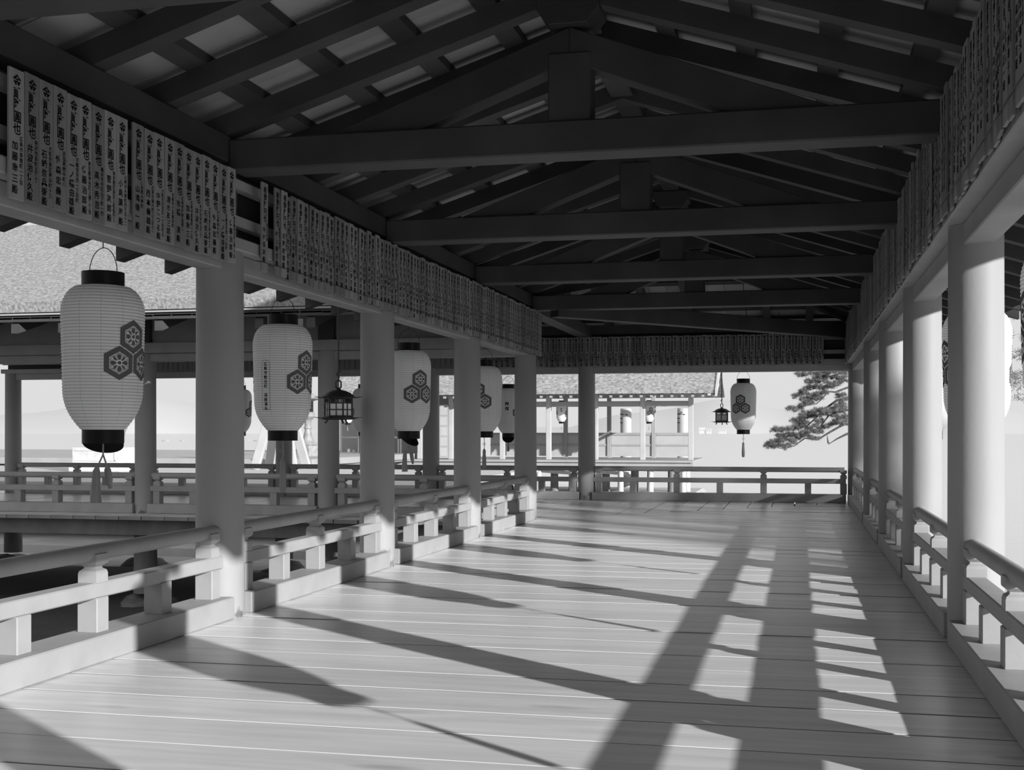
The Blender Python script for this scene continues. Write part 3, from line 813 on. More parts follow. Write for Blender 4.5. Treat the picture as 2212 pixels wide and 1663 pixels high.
def lantern(X, Y, crest_az, label, group, dz=0.0, tassel='long', kento=None, insc=None, flap=None, back=True, scale=1.0, cord=True):
    t = thing('paper_lantern', label, 'lantern', (X, Y, dz), 0, group)
    t.scale = (scale, scale, scale)
    p = obj('paper_body', PAPER, 'paper', t)
    tag(obj('paper_seams', SEAMM, 'seam', p), kind='stuff')
    obj('crest', CREST, 'crest', p, rz=R(crest_az))
    if back: obj('crest', CREST, 'crest', p, rz=R(crest_az + 180))
    if kento is not None: obj('lettering', KENTO, 'ink', p, rz=R(kento))
    if insc is not None: obj('inscription', INSC, 'ink', p, rz=R(insc))
    obj('top_ring', TOPR, 'black', t); obj('bottom_ring', BOTR, 'black', t)
    obj('bail_wire', BAIL, 'metal', t, rz=R(random.uniform(-20, 20))); obj('hanging_cord', CORD if cord else CORDS, 'metal', t)
    obj('tassel', TAS[tassel], 'tassel', t, (0, 0, 0.955), R(random.uniform(0, 60)))
    if flap is not None:
        f = obj('bottom_lid', FLAP, 'black', t, (0, 0, 0.945)); f.rotation_euler = (R(flap[0]), 0, R(flap[1]))
    return t
GL, GR, GF = 'lanterns along the lantern side', 'lanterns outside the sunlit row', 'lanterns of the sea side'
lantern(-3.27, 5.03, -12, 'large crested paper lantern with two tassels below a hanging black lid', GL, tassel='pair', flap=(-28, 20))
lantern(-3.298, 7.09, -13, 'crested paper lantern with a framed inscription and one long tassel', GL, insc=-100)
lantern(-3.275, 9.55, -40, 'crested paper lantern between third and second columns, lid hanging under it', GL, tassel='pair', flap=(40, 70))
lantern(-3.262, 11.97, -95, 'paper lantern beside the branching corner, half hidden by a column', GL, dz=0.0)
for k, yy in enumerate((ROWS[1] + B / 2, ROWS[2] + B / 2, ROWS[3] + B / 2, ROWS[4] + B / 2, ROWS[5] + B / 2)):
    lantern(1.01, yy, 15, f'paper lantern outside the sunlit row, {ordinal(6 - k)} from the pine corner', GR, kento=-105)
lantern(-0.79, YF + 0.30, -101, 'crested paper lantern hanging over the far end railing before open sea', GF, dz=0.03)
lantern(-4.386, YF + 0.30, 170, 'paper lantern with two written characters over the first side bay', GF, dz=-0.02, tassel='short', kento=-82, flap=(60, 10))
lantern(-6.75, YF + 0.30, 190, 'paper lantern of the sea side, second side bay from the corner', GF, tassel='short')
lantern(-8.90, YF + 0.30, 190, 'paper lantern of the sea side, third side bay from the corner', GF, tassel='short', insc=-60)

# ------------------------------------------------------------------ bronze hanging lamps
def hang_lamp(X, Y, z, label, rod, sc=1.0, rz=0.0, grid=True):
    t = thing('hanging_lamp', label, 'lamp', (X, Y, z), rz, 'bronze hanging lamps'); t.scale = (sc, sc, sc)
    rb = 0.094
    obj('roof', MB().lathe([(0.118, 0.150), (0.122, 0.154), (0.108, 0.166), (0.082, 0.186), (0.050, 0.200), (0.020, 0.206), (0.016, 0.214), (0.004, 0.216)], 24).mesh('roof', smooth=True), 'metal', t)
    fr = MB()
    for k in range(6):
        a = R(60 * k); fr.lathe([(0.006, 0.02), (0.006, 0.152)], 6, (rb * math.cos(a), rb * math.sin(a), 0))
        a2 = R(60 * (k + 1)); p, q = Vector((rb * math.cos(a), rb * math.sin(a), 0)), Vector((rb * math.cos(a2), rb * math.sin(a2), 0))
        for zz, hh in ((0.024, 0.010), (0.114, 0.008), (0.148, 0.008)): fr.beam(p + Vector((0, 0, zz)), q + Vector((0, 0, zz)), 0.006, hh)
        if grid:
            fr.beam(p + Vector((0, 0, 0.068)), q + Vector((0, 0, 0.068)), 0.005, 0.007)
            m_ = (p + q) / 2; fr.beam(m_ + Vector((0, 0, 0.02)), m_ + Vector((0, 0, 0.114)), 0.007, 0.005, (1, 0, 0))
        for j in range(1, 9):
            m_ = p + (q - p) * j / 9; fr.beam(m_ + Vector((0, 0, 0.114)), m_ + Vector((0, 0, 0.148)), 0.005, 0.004, (1, 0, 0))
    obj('frame', fr.mesh('frame'), 'metal', t)
    for k in range(6):
        a = R(60 * k + 30); rr = rb * math.cos(R(30)) - 0.006
        o = obj('pane', MB().box(-0.001, 0.001, -0.043, 0.043, 0.026, 0.112).mesh('pane'), 'pane', t, (rr * math.cos(a), rr * math.sin(a), 0), a)
    obj('base_plate', MB().lathe([(0.098, 0.0), (0.128, 0.008), (0.130, 0.013), (0.100, 0.020)], 6).mesh('base_plate'), 'metal', t)
    spk = MB()
    for k in range(6):
        a = R(60 * k)
        for zz in (0.011, 0.152): spk.tube([(0.118 * math.cos(a), 0.118 * math.sin(a), zz), (0.165 * math.cos(a), 0.165 * math.sin(a), zz + 0.006)], [0.004, 0.0015], 6)
    obj('corner_spike', spk.mesh('corner_spike'), 'metal', t)
    for k in range(3):
        a = R(120 * k + 60)
        obj('foot', MB().tube([(0.075 * math.cos(a), 0.075 * math.sin(a), 0.004), (0.082 * math.cos(a), 0.082 * math.sin(a), -0.014), (0.092 * math.cos(a), 0.092 * math.sin(a), -0.022)], [0.008, 0.006, 0.009], 8).mesh('foot'), 'metal', t)
    hk = MB()
    hk.tube([(0.0, 0, 0.212), (0.018, 0, 0.224), (0.018, 0, 0.262), (0, 0, 0.274), (-0.018, 0, 0.262), (-0.018, 0, 0.224), (0, 0, 0.212)], 0.006, 8)
    hk.tube([(0, 0, 0.270), (0.006, 0, 0.295), (-0.016, 0.0, 0.315), (0.012, 0, 0.335)], 0.005, 6)
    obj('hook', hk.mesh('hook', smooth=True), 'metal', t)
    obj('hanging_rod', MB().tube([(0, 0, 0.29), (0, 0, rod)], 0.006, 8).mesh('hanging_rod'), 'metal', t)
    return t
hang_lamp(-3.29, 8.016, 1.095, 'six-sided bronze lamp with gridded panes beside the lantern-side columns', 1.42, 1.06, R(12))
hang_lamp(-1.118, YF + 0.47, 1.15, 'six-sided bronze lamp with plain panes over the far end railing', 1.30, 1.06, R(30), False)
tag(obj('paper_tag', MB().box(-0.026, 0.026, -0.001, 0.001, -0.10, 0).tube([(0, 0, -0.005), (0.004, 0, 0.3), (0, 0, 0.80)], 0.0012, 5).mesh('paper_tag'), 'white', None, (-3.42, 7.62, 1.80), R(20)), 'small white paper tag hanging under the eave near the bronze lamp', 'tag')

# ------------------------------------------------------------------ open stage decks beyond the side corridor
tag(obj('stage_deck', MB().box(-34, -7.0, 21.2, 31.5, -0.10, 0.0).box(-34, -7.05, 21.25, 21.4, -0.30, -0.10).mesh('stage_deck', 0.01), 'white'), kind='structure')
tag(obj('raised_stage', MB().box(-44, -13.6, 31.2, 47, 0.05, 0.24).box(-44, -13.7, 31.6, 46.8, -0.02, 0.05).mesh('raised_stage', 0.01), 'pale'), kind='structure')

# ------------------------------------------------------------------ thatched pavilion across the water
YP = 40.3
def pxx(x, Y): return on_y(x, 930, Y).x
pv = thing('pavilion', 'open pavilion with a bark roof and slim pale posts across the inlet', 'building', (pxx(1300, YP), YP, 0))
def part(name, mb, mat, bevel=0.0, smooth=False):
    me = mb.mesh(name, bevel, smooth); o = obj(name, me, mat, pv)
    o.matrix_parent_inverse = Matrix.Translation(-pv.location); return o
xl, xr = pxx(735, YP), pxx(1500, YP)
part('deck', MB().box(xl, xr, YP - 0.7, YP + 4.2, -0.02, 0.05).box(xl, xr, YP - 0.62, YP - 0.5, -0.22, -0.02), 'pale')
for x in (1085.5, 1185.5, 1287, 1388.5, 1492.5, 975, 908):
    X = pxx(x, YP); part('post', MB().box(X - 0.085, X + 0.085, YP - 0.085, YP + 0.085, 0.05, 2.32), 'white', 0.01)
YB = YP + 3.0
for x in (1222, 1316, 1412, 1128):
    X = pxx(x, YB); part('rear_post', MB().box(X - 0.075, X + 0.075, YB - 0.075, YB + 0.075, 0.05, 2.4), 'pale', 0.01)
part('head_beam', MB().box(pxx(975, YP), pxx(1492, YP), YP - 0.06, YP + 0.06, 1.93, 2.10), 'pale', 0.01)
part('rear_head_beam', MB().box(pxx(975, YB), pxx(1492, YB), YB - 0.05, YB + 0.05, 1.98, 2.12), 'pale', 0.01)
for x0, x1 in ((1060, 1124), (1133, 1218), (1227, 1312), (1321, 1408), (1417, 1490)):
    a, b_ = pxx(x0, YB), pxx(x1, YB)
    w_ = part('back_panel', MB().box(a, b_, YB - 0.02, YB + 0.02, 0.12, 0.90), 'white')
    part('panel_rail', MB().box(a, b_, YB - 0.05, YB + 0.05, 0.90, 1.0), 'pale')
    part('panel_rail', MB().box(a, b_, YB - 0.045, YB + 0.045, 0.50, 0.57), 'pale')
for i in range(28):
    X = pxx(975, YP) + (pxx(1545, YP) - pxx(975, YP)) * i / 27
    part('rafter', MB().beam((X, YP - 0.85, 2.25), (X, YP + 1.5, 2.72), 0.09, 0.09), 'pale')
xe = pxx(1549, YP)
YE, RD = YP - 0.95, 2.6
rf = MB()
rf.prism([(YE, 2.33), (YE, 2.45), (YE + RD, 2.45 + 0.55 * RD), (YE + 2 * RD, 2.45), (YE + 2 * RD, 2.33), (YE + RD, 2.33 + 0.45 * RD)], lambda u, v, a: (a, u, v), xl - 0.2, xe)
part('roof', rf, 'thatch_far')
part('roof_edge', MB().prism([(YE + 0.02, 2.25), (YE + 0.02, 2.33), (YE + RD, 2.33 + 0.45 * RD), (YE + RD, 2.25 + 0.45 * RD)], lambda u, v, a: (a, u, v), xe - 0.25, xe - 0.15), 'white')
part('bargeboard', MB().prism([(YE - 0.05, 2.22), (YE - 0.05, 2.46), (YE + RD, 2.55 + 0.55 * RD), (YE + RD, 2.30 + 0.50 * RD)], lambda u, v, a: (a, u, v), xe + 0.0, xe + 0.07), 'white')
# closed part with lattice screens and a door leaf
for k in range(4):
    a, b_ = pxx(735 + 43 * k, YP + 0.4), pxx(735 + 43 * k + 41, YP + 0.4); Yl = YP + 0.4
    sc = part('lattice_screen', MB().box(a, a + 0.05, Yl - 0.03, Yl + 0.03, 0.05, 2.0).box(b_ - 0.05, b_, Yl - 0.03, Yl + 0.03, 0.05, 2.0).box(a, b_, Yl - 0.03, Yl + 0.03, 0.05, 0.12).box(a, b_, Yl - 0.03, Yl + 0.03, 1.93, 2.0).box(a, b_, Yl - 0.02, Yl + 0.02, 0.80, 0.86), 'lattice')
    lt = MB()
    for i in range(1, 6): xx_ = a + (b_ - a) * i / 6; lt.box(xx_ - 0.018, xx_ + 0.018, Yl - 0.015, Yl + 0.015, 0.1, 1.95)
    for i in range(1, 17): zz_ = 0.1 + 1.85 * i / 17; lt.box(a, b_, Yl - 0.012, Yl + 0.012, zz_ - 0.018, zz_ + 0.018)
    o = obj('lattice_bars', lt.mesh('lattice_bars'), 'lattice', sc); o.matrix_parent_inverse = Matrix.Translation(-pv.location); tag(o, kind='stuff')
part('inner_wall', MB().box(pxx(735, YP + 3), pxx(1000, YP + 3), YP + 3.0, YP + 3.1, 0.05, 2.4), 'pale')
part('side_wall', MB().box(pxx(985, YP) - 0.04, pxx(985, YP) + 0.04, YP, YP + 3.0, 0.05, 2.3), 'white')
dl = part('door_leaf', MB().box(pxx(949, YP - 0.2), pxx(968, YP - 0.2), YP - 0.23, YP - 0.17, 0.08, 2.0), 'pale')
for k in range(5):
    part('door_panel', MB().box(pxx(951, YP - 0.2), pxx(966, YP - 0.2), YP - 0.235, YP - 0.231, 0.16 + 0.37 * k, 0.46 + 0.37 * k), 'white')
for k, x in enumerate((1168, 1184, 1206, 1240, 1298, 1318, 1344, 1362, 1385, 1408, 1444, 1470, 1478)):
    X = pxx(x, YP); r_ = (0.09, 0.14, 0.11)[k % 3]; yo = (0, 1.4, 2.8)[k % 3]
    part('stilt', MB().lathe([(r_ * 1.1, -1.25), (r_, -0.5), (r_, -0.02)], 12, (X, YP + yo - 0.3, 0)), ('palestone', 'post', 'palestone')[k % 3], 0, True)
for k in range(2):
    part('brace', MB().beam((pxx(1165 + 110 * k, YP), YP + 0.2, -0.35), (pxx(1245 + 110 * k, YP), YP + 0.3, -0.45), 0.10, 0.12), 'palestone')
for x, nm in ((1352, 'white upright cylinder seen between the pavilion posts, farther from the roof end'), (1475, 'white upright cylinder seen between the pavilion posts, beside the roof end')):
    X = pxx(x, 46)
    c_ = thing('white_cylinder', nm, 'cylinder', (X, 46, 0), 0, 'white cylinders behind the pavilion')
    obj('drum', MB().lathe([(0.22, -1.5), (0.22, 1.9), (0.21, 1.96)], 28).mesh('drum', smooth=True), 'white', c_)
    obj('black_marks', MB().box(-0.20, -0.08, -0.225, -0.215, 1.72, 1.75).box(-0.20, -0.10, -0.225, -0.215, 1.55, 1.58).box(-0.20, -0.10, -0.225, -0.215, 1.38, 1.41).box(0.02, 0.10, -0.225, -0.215, 1.70, 1.73).mesh('black_marks'), 'ink', c_)
lantern(pxx(1213, YP + 0.55), YP + 0.55, -170, 'small far paper lantern hung in the pavilion next to the closed part', 'lanterns of the pavilion', dz=0.38, tassel='short', kento=-80, cord=False)
lantern(pxx(1402, YP + 0.55), YP + 0.55, -60, 'small far paper lantern hung in the pavilion nearer the roof end', 'lanterns of the pavilion', dz=0.37, tassel='short', cord=False)
lantern(pxx(751, YP - 0.6), YP - 0.6, 90, 'bright sunlit paper lantern before the lattice screens', 'lanterns of the pavilion', dz=0.34, tassel='short', back=False, cord=False)

# ------------------------------------------------------------------ bronze standing lantern on the raised stage
P = on_y(665, 985, 34.8)
t = thing('standing_lantern', 'tall weathered bronze lantern on a stepped foot, on the raised stage', 'lantern', (P.x, 34.8, 0.24))
obj('foot', MB().lathe([(0.44, 0), (0.44, 0.22), (0.40, 0.24), (0.40, 0.34), (0.34, 0.37)], 6).mesh('foot', 0.01), 'bronze', t)
obj('bell_base', MB().lathe([(0.34, 0.37), (0.30, 0.42), (0.20, 0.50), (0.15, 0.60), (0.125, 0.70)], 32).mesh('bell_base', smooth=True), 'bronze', t)
obj('shaft', MB().lathe([(0.125, 0.70), (0.10, 0.82), (0.10, 0.88), (0.125, 0.90), (0.125, 0.94), (0.10, 0.96), (0.105, 1.10), (0.14, 1.18)], 32).mesh('shaft', smooth=True), 'bronze', t)
obj('bracket', MB().lathe([(0.15, 1.17), (0.26, 1.28), (0.27, 1.38), (0.22, 1.42)], 6).mesh('bracket', 0.008), 'bronze', t)
fb = MB()
for k in range(6):
    a = R(60 * k); fb.lathe([(0.02, 1.42), (0.02, 1.78)], 6, (0.17 * math.cos(a), 0.17 * math.sin(a), 0))
    a2 = R(60 * (k + 1)); p_, q_ = Vector((0.17 * math.cos(a), 0.17 * math.sin(a), 0)), Vector((0.17 * math.cos(a2), 0.17 * math.sin(a2), 0))
    for zz in (1.44, 1.55, 1.66, 1.76): fb.beam(p_ + Vector((0, 0, zz)), q_ + Vector((0, 0, zz)), 0.015, 0.03)
    for f_ in (0.33, 0.66): fb.beam(p_ + (q_ - p_) * f_ + Vector((0, 0, 1.42)), p_ + (q_ - p_) * f_ + Vector((0, 0, 1.78)), 0.015, 0.025, (1, 0, 0))
obj('fire_box', fb.mesh('fire_box'), 'metal', t)
obj('canopy', MB().lathe([(0.20, 1.77), (0.46, 1.84), (0.47, 1.87), (0.25, 1.98), (0.10, 2.06), (0.05, 2.10)], 6).mesh('canopy', 0.006), 'bronze', t)
obj('finial', MB().lathe([(0.04, 2.09), (0.07, 2.14), (0.05, 2.22), (0.01, 2.28)], 16).mesh('finial', smooth=True), 'bronze', t)

# ------------------------------------------------------------------ guardian lion-dog on its pedestal
P = on_y(236, 1000, 27.0)
ped = thing('pedestal', 'pale carved stone pedestal carrying the bronze lion-dog on the stage', 'pedestal', (P.x, 27.0, 0))
obj('plinth', MB().box(-0.85, 0.62, -0.5, 0.5, 0, 0.22).mesh('plinth', 0.02), 'palestone', ped)
obj('block', MB().box(-0.78, 0.55, -0.44, 0.44, 0.22, 0.62).mesh('block', 0.015), 'palestone', ped)
obj('panel_moulding', MB().box(-0.70, 0.45, -0.455, -0.44, 0.54, 0.56).box(-0.70, 0.45, -0.455, -0.44, 0.28, 0.30).box(0.43, 0.45, -0.455, -0.44, 0.28, 0.56).mesh('panel_moulding'), 'palestone', ped)
dog = thing('lion_dog_statue', 'weathered bronze guardian lion-dog seated on the pale stone pedestal', 'statue', (P.x - 0.10, 27.0, 0.655))
me = bpy.data.meshes.new('body')
jv = [(0.30, 0, 0.30, 0.26), (0.15, 0, 0.55, 0.25), (-0.08, 0, 0.80, 0.25), (-0.22, 0, 1.02, 0.17), (-0.32, 0, 1.20, 0.20), (-0.52, 0, 1.18, 0.13),
      (-0.20, -0.17, 0.62, 0.12), (-0.26, -0.18, 0.30, 0.08), (-0.30, -0.18, 0.06, 0.075), (-0.42, -0.18, 0.05, 0.06),
      (-0.20, 0.17, 0.62, 0.12), (-0.26, 0.18, 0.30, 0.08), (-0.30, 0.18, 0.06, 0.075), (-0.42, 0.18, 0.05, 0.06),
      (0.22, -0.24, 0.26, 0.17), (0.02, -0.28, 0.30, 0.11), (0.12, -0.28, 0.07, 0.08), (-0.06, -0.28, 0.05, 0.06),
      (0.22, 0.24, 0.26, 0.17), (0.02, 0.28, 0.30, 0.11), (0.12, 0.28, 0.07, 0.08), (-0.06, 0.28, 0.05, 0.06),
      (0.50, 0, 0.45, 0.10), (0.60, 0, 0.75, 0.14), (0.52, 0, 1.02, 0.06)]
je = [(0, 1), (1, 2), (2, 3), (3, 4), (4, 5), (2, 6), (6, 7), (7, 8), (8, 9), (2, 10), (10, 11), (11, 12), (12, 13), (0, 14), (14, 15), (15, 16), (16, 17), (0, 18), (18, 19), (19, 20), (20, 21), (0, 22), (22, 23), (23, 24)]
me.from_pydata([v[:3] for v in jv], je, [])
o = bpy.data.objects.new('body', me); COL.objects.link(o); o.parent = dog
sk = o.modifiers.new('skin', 'SKIN'); sk.use_smooth_shade = True
for i, v in enumerate(jv): me.skin_vertices[0].data[i].radius = (v[3], v[3])
me.skin_vertices[0].data[0].use_root = True
o.modifiers.new('sub', 'SUBSURF').levels = 2; o.modifiers['sub'].render_levels = 2
me.materials.append(M['bronze'])
mane = MB()
rnd = random.Random(3)
for k in range(26):
    a = rnd.uniform(0, 6.28); b2 = rnd.uniform(-0.6, 1.2)
    c_ = Vector((-0.26 + 0.17 * math.cos(b2) * 0.5, 0.19 * math.sin(a), 1.10 + 0.22 * math.cos(a)))
    mane.lathe([(0.005, -0.06), (0.05, -0.03), (0.055, 0.02), (0.02, 0.06), (0.004, 0.065)], 10, c_)
obj('mane', mane.mesh('mane', smooth=True), 'bronze', dog)
for s_ in (-1, 1):
    obj('ear', MB().lathe([(0.05, 0), (0.045, 0.06), (0.005, 0.12)], 10, (-0.30, s_ * 0.14, 1.32)).mesh('ear', smooth=True), 'bronze', dog)
    obj('eye', MB().lathe([(0.005, -0.03), (0.03, 0), (0.005, 0.03)], 10, (-0.49, s_ * 0.09, 1.24)).mesh('eye', smooth=True), 'metal', dog)

# ------------------------------------------------------------------ white sloping timber stand on the stage
P = on_y(607, 1000, 29.6)
t = thing('timber_stand', 'white sloping-legged timber stand on the sunlit stage deck', 'stand', (P.x, 29.6, 0))
for sx in (-1, 1):
    for sy in (-1, 1):
        obj('leg', MB().beam((sx * 0.56, sy * 0.45, 0.0), (sx * 0.16, sy * 0.12, 1.85), 0.24, 0.12, (0, 1, 0)).mesh('leg', 0.01), 'white', t)
obj('top_block', MB().box(-0.30, 0.30, -0.25, 0.25, 1.82, 1.96).mesh('top_block', 0.01), 'white', t)
obj('cross_rail', MB().box(-0.34, 0.34, -0.28, -0.20, 1.05, 1.17).mesh('cross_rail', 0.005), 'white', t)

# ------------------------------------------------------------------ boats and shore buildings
def boat(x, y, L_, rz, label):
    d = px_ray(x, y); k = -2.3 / d.z; X, Y = d.x * k, d.y * k
    t = thing('rowing_boat', label, 'boat', (X, Y, -1.3), rz, 'boats at anchor'); t.scale = (L_, L_, L_)
    v, f = [], []
    for i in range(9):
        u = -1 + 2 * i / 8; hw = 0.28 * math.sqrt(max(0.02, 1 - abs(u) ** 2.4)); sh = 0.30 + 0.22 * max(0, u) ** 2
        v += [(u, -hw, sh), (u, -hw * 0.6, 0.02 - 0.1), (u, hw * 0.6, 0.02 - 0.1), (u, hw, sh), (u, hw * 0.85, sh - 0.10), (u, -hw * 0.85, sh - 0.10)]
    for i in range(8):
        for k in range(6): a = i * 6 + k; b_ = i * 6 + (k + 1) % 6; f.append((a, b_, b_ + 6, a + 6))
    f += [(0, 1, 2, 3, 4, 5), (53, 52, 51, 50, 49, 48)]
    obj('hull', MB().add(v, f).mesh('hull'), 'paint', t)
    obj('thwart', MB().box(-0.06, 0.06, -0.24, 0.24, 0.20, 0.24).mesh('thwart'), 'pale', t)
boat(357, 953, 0.9, 0.2, 'small dark boat at anchor, farther from the lantern-side column')
boat(393, 952.5, 0.7, 0.1, 'small dark boat at anchor, close beside the lantern-side column')
boat(555, 953, 0.9, 0.0, 'small pale boat at anchor behind the inscribed lantern')
boat(536, 951, 0.5, 0.4, 'tiny boat at anchor left behind the inscribed lantern foot')
def house(x, wpx, h, label, gable=False):
    D = 2900 if wpx != 14 else 2960; d = px_ray(x, 930); k = D / d.y
    wd = wpx * D / F_PX
    t = thing('shore_building', label, 'building', (d.x * k, D, -1.3), 0, 'buildings on the far shore')
    obj('wall', MB().box(-wd / 2, wd / 2, 0, 14, 0, h).mesh('wall'), 'farwhite', t)
    if gable: obj('roof', MB().prism([(-1, h), (7, h + 4), (15, h)], lambda u, v, a: (a, u, v), -wd / 2 - 1, wd / 2 + 1).mesh('roof'), 'hill', t)
    else: obj('roof', MB().box(-wd / 2 - 0.5, wd / 2 + 0.5, -0.5, 14.5, h, h + 1.2).mesh('roof'), 'hill', t)
    n_ = max(1, int(wpx / 5))
    for i in range(n_):
        x_ = -wd / 2 + wd * (i + 0.5) / n_
        obj('window', MB().box(x_ - 1.2, x_ + 1.2, -0.15, 0.0, h * 0.45, h * 0.7).mesh('window'), 'paint', t)
for x, wpx, h, lb, gb in ((348, 9, 13, 'low far-shore building at the edge of the row', True), (372, 26, 9, 'long low building on the far shore', True), (383, 14, 19, 'wide pale block behind the long far-shore building', False),
                          (401, 11, 20, 'tall pale block on the far shore', False), (416, 12, 9, 'low gabled far-shore building next to the tall block', True),
                          (1516, 12, 15, 'pale far-shore block with a flat roof by the pavilion end', False), (1531, 10, 9, 'low gabled far-shore building under the bronze lamp', True),
                          (1560, 16, 8, 'long gabled far-shore building behind the bronze lamp', True)):
    house(x, wpx, h, lb, gb)

# ------------------------------------------------------------------ pine reaching in from the right, over the water
def needles(mb, c, r, n, ln, wd, up, rnd):
    for _ in range(n):
        d = Vector((rnd.gauss(0, 1), rnd.gauss(0, 1), rnd.gauss(0, 1) + up)).normalized()
        st = c + Vector((rnd.uniform(-r, r), rnd.uniform(-r, r), rnd.uniform(-r, r) * 0.6))
        sd = d.orthogonal().normalized() * wd
        sd.rotate(Matrix.Rotation(rnd.uniform(0, 6.28), 3, d))
        e = st + d * ln * rnd.uniform(0.7, 1.1)
        mb.add([st - sd, st + sd, e], [(0, 1, 2)])
YT = 24.0
def cp(x, y, dy=0.0): return on_y(1640 + x * 0.1263, 790 + y * 0.1263, YT + dy)
pine = thing('pine_tree', 'old pine with drooping needle-laden branches hanging over the water', 'tree', (3.5, YT + 0.3, -1.2))
rel = Matrix.Translation(-Vector((3.5, YT + 0.3, -1.2)))
def ppart(name, mb, mat, smooth=False, kind=None):
    o = obj(name, mb.mesh(name, smooth=smooth), mat, pine); o.matrix_parent_inverse = rel
    if kind: o['kind'] = kind
ppart('trunk', MB().tube([(3.5, YT + 0.3, -1.5), (3.3, YT + 0.3, -0.4), (3.45, YT + 0.35, 0.8), (3.2, YT + 0.3, 2.0), (3.4, YT + 0.4, 3.4), (3.1, YT + 0.3, 4.8)], [0.28, 0.25, 0.23, 0.20, 0.16, 0.10], 14), 'pinebark', True)
T1, T2, T3, T4 = Vector((3.4, YT + 0.3, 1.2)), Vector((3.3, YT + 0.3, 2.0)), Vector((3.3, YT + 0.3, 2.6)), Vector((3.35, YT + 0.35, 3.2))
for pts, r0 in (([T1, cp(1500, 1165), cp(1330, 1250), cp(1180, 1345)], 0.035), ([cp(1185, 1330), cp(1170, 1260), cp(1160, 1180)], 0.022),
                ([T1, cp(1450, 1000), cp(1270, 1100), cp(1150, 1170), cp(1000, 1265), cp(780, 1240), cp(600, 1370), cp(420, 1420), cp(270, 1395)], 0.028),
                ([T2, cp(1490, 560), cp(1330, 590), cp(1120, 740), cp(930, 930), cp(800, 1040), cp(560, 1090), cp(260, 1085)], 0.032),
                ([T3, cp(1490, 380), cp(1300, 450), cp(1180, 440), cp(1080, 560), cp(980, 650), cp(850, 670), cp(560, 740)], 0.024),
                ([T4, cp(1480, 100), cp(1250, 170), cp(1050, 220), cp(840, 270)], 0.022), ([T4, cp(1400, 60), cp(1000, 110), cp(680, 130)], 0.020),
                ([T2, cp(1330, 800), cp(1190, 850), cp(1030, 1060), cp(860, 1130), cp(500, 1200), cp(140, 1335)], 0.022), ([T3, cp(1300, 300), cp(1000, 370), cp(800, 430), cp(620, 520)], 0.018)):
    n_ = len(pts); ppart('branch', MB().tube(pts, [max(0.004, r0 * (1 - 0.85 * i / (n_ - 1))) for i in range(n_)], 8), 'pinebark', True)
CL = """660,130 740,150 820,130 900,120 990,140 1080,110 1180,110 1290,100 1400,100 1460,130 960,200 1050,190 1150,170 1250,210 1350,200 1440,220
830,270 900,280 1000,270 1100,260 1200,290 1320,290 1420,260 800,400 870,370 950,350 1050,370 1150,360 1240,370 620,520 700,490 770,450 850,480 950,500 1040,480 1120,440
740,590 830,560 930,570 1010,540 520,730 590,750 660,730 720,690 790,650 870,640 1340,520 1420,490 1470,560 1430,640 1330,690 1260,740 1450,720
720,840 800,800 900,790 1000,770 1090,760 1180,770 1290,800 1400,790 1460,860 590,940 660,920 740,900 830,870 930,860 1040,840 1130,820 620,1020 700,990 790,980 980,940 1060,960 1290,860 1380,880 1320,950
250,1090 330,1110 410,1100 500,1090 590,1070 680,1060 770,1050 860,1080 960,1020 1060,1060 1150,1040 1260,1000 1380,990 1450,960 340,1200 430,1190 520,1180 620,1180 720,1160 820,1150 920,1120 1030,1130
130,1340 210,1310 290,1290 370,1270 460,1250 560,1270 660,1230 760,1200 880,1220 980,1250 220,1380 290,1360 400,1390 490,1370 570,1310"""
rnd = random.Random(11); nd = MB()
for s_ in CL.split():
    x, y = map(float, s_.split(','))
    for _ in range(9):
        c_ = cp(x + rnd.gauss(0, 34), y + rnd.gauss(0, 18), rnd.gauss(0, 0.18))
        needles(nd, c_, 0.024, 50, 0.078, 0.0028, 0.55, rnd)
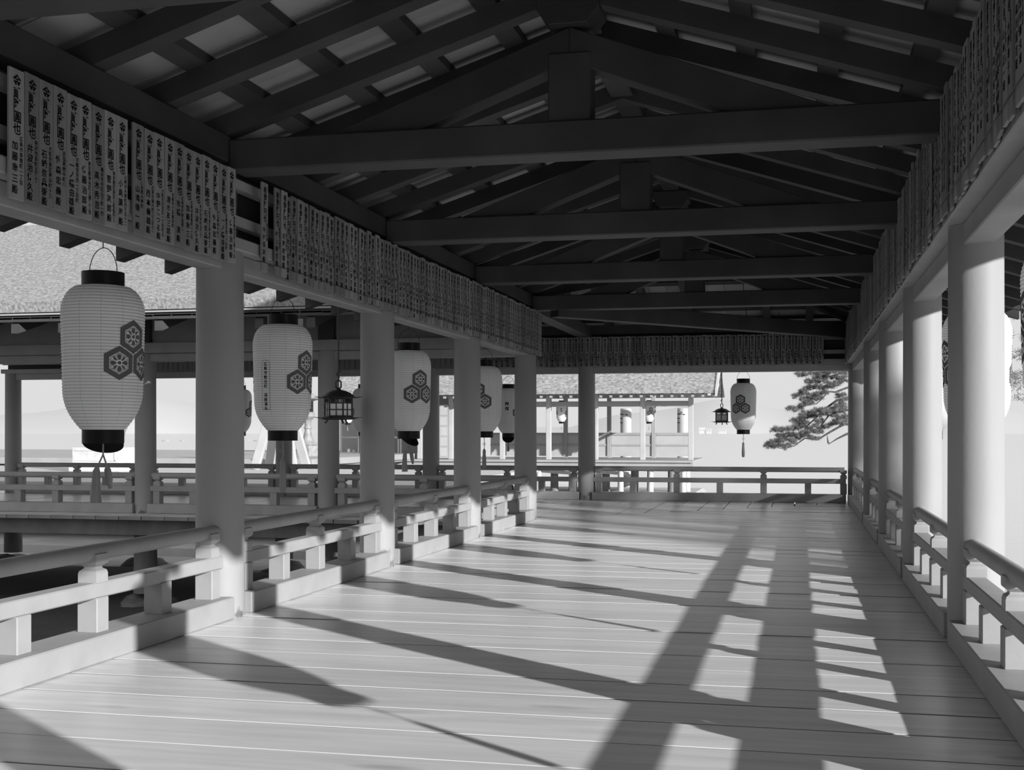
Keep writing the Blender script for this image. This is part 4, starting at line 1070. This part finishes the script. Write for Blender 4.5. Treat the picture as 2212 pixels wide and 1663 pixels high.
for _ in range(160):                                   # the crown that the beam and the corner column hide
    c_ = Vector((rnd.uniform(2.2, 4.6), YT + rnd.uniform(-0.9, 1.2), rnd.uniform(1.6, 5.4)))
    needles(nd, c_, 0.12, 60, 0.12, 0.006, 0.5, rnd)
ppart('needles', nd, 'needle', kind='stuff')

# ------------------------------------------------------------------ broad pine beside the sunlit side; its crown filters the sun on the far half of the deck
EQ, EU = Vector((0.581, 0.814, 0)), Vector((0.814, -0.581, 0))
base = EQ * 12.4 + EU * 19.5
t = thing('shade_pine', 'broad old pine standing beyond the sunlit row, shading the deck corner', 'tree', (base.x, base.y, -1.2))
tm = Matrix.Translation(-Vector((base.x, base.y, -1.2)))
o = obj('trunk', MB().tube([base + Vector((0, 0, -1.4)), base + EQ * 0.3 + Vector((0, 0, 1.0)), base - EQ * 0.2 + Vector((0, 0, 3.5)), base + Vector((0, 0, 7.0))], [0.4, 0.34, 0.28, 0.10], 14).mesh('trunk', smooth=True), 'pinebark', t); o.matrix_parent_inverse = tm
for k in range(9):
    q = -5.0 + 10.0 * k / 8
    o = obj('branch', MB().tube([base + Vector((0, 0, 3.0 + 0.3 * (k % 3))), base + EQ * q * 0.5 + Vector((0, 0, 4.4)), base + EQ * q + EU * rnd.uniform(-1, 1) + Vector((0, 0, 5.4 + 0.4 * (k % 2)))], [0.14, 0.10, 0.03], 8).mesh('branch', smooth=True), 'pinebark', t); o.matrix_parent_inverse = tm
nd = MB()
for _ in range(4200):
    while True:
        a, b_, c_ = rnd.uniform(-1, 1), rnd.uniform(-1, 1), rnd.uniform(-1, 1)
        if a * a + b_ * b_ + c_ * c_ < 1: break
    p_ = base + EQ * a * 5.9 + EU * b_ * 2.4 + Vector((0, 0, 6.6 + 1.2 * a + 3.2 * c_))
    needles(nd, p_, 0.10, 7, 0.34, 0.028, 0.3, rnd)
o = obj('needles', nd.mesh('needles'), 'needle', t); o.matrix_parent_inverse = tm; o['kind'] = 'stuff'
COL.objects.unlink(_fo); bpy.data.objects.remove(_fo)
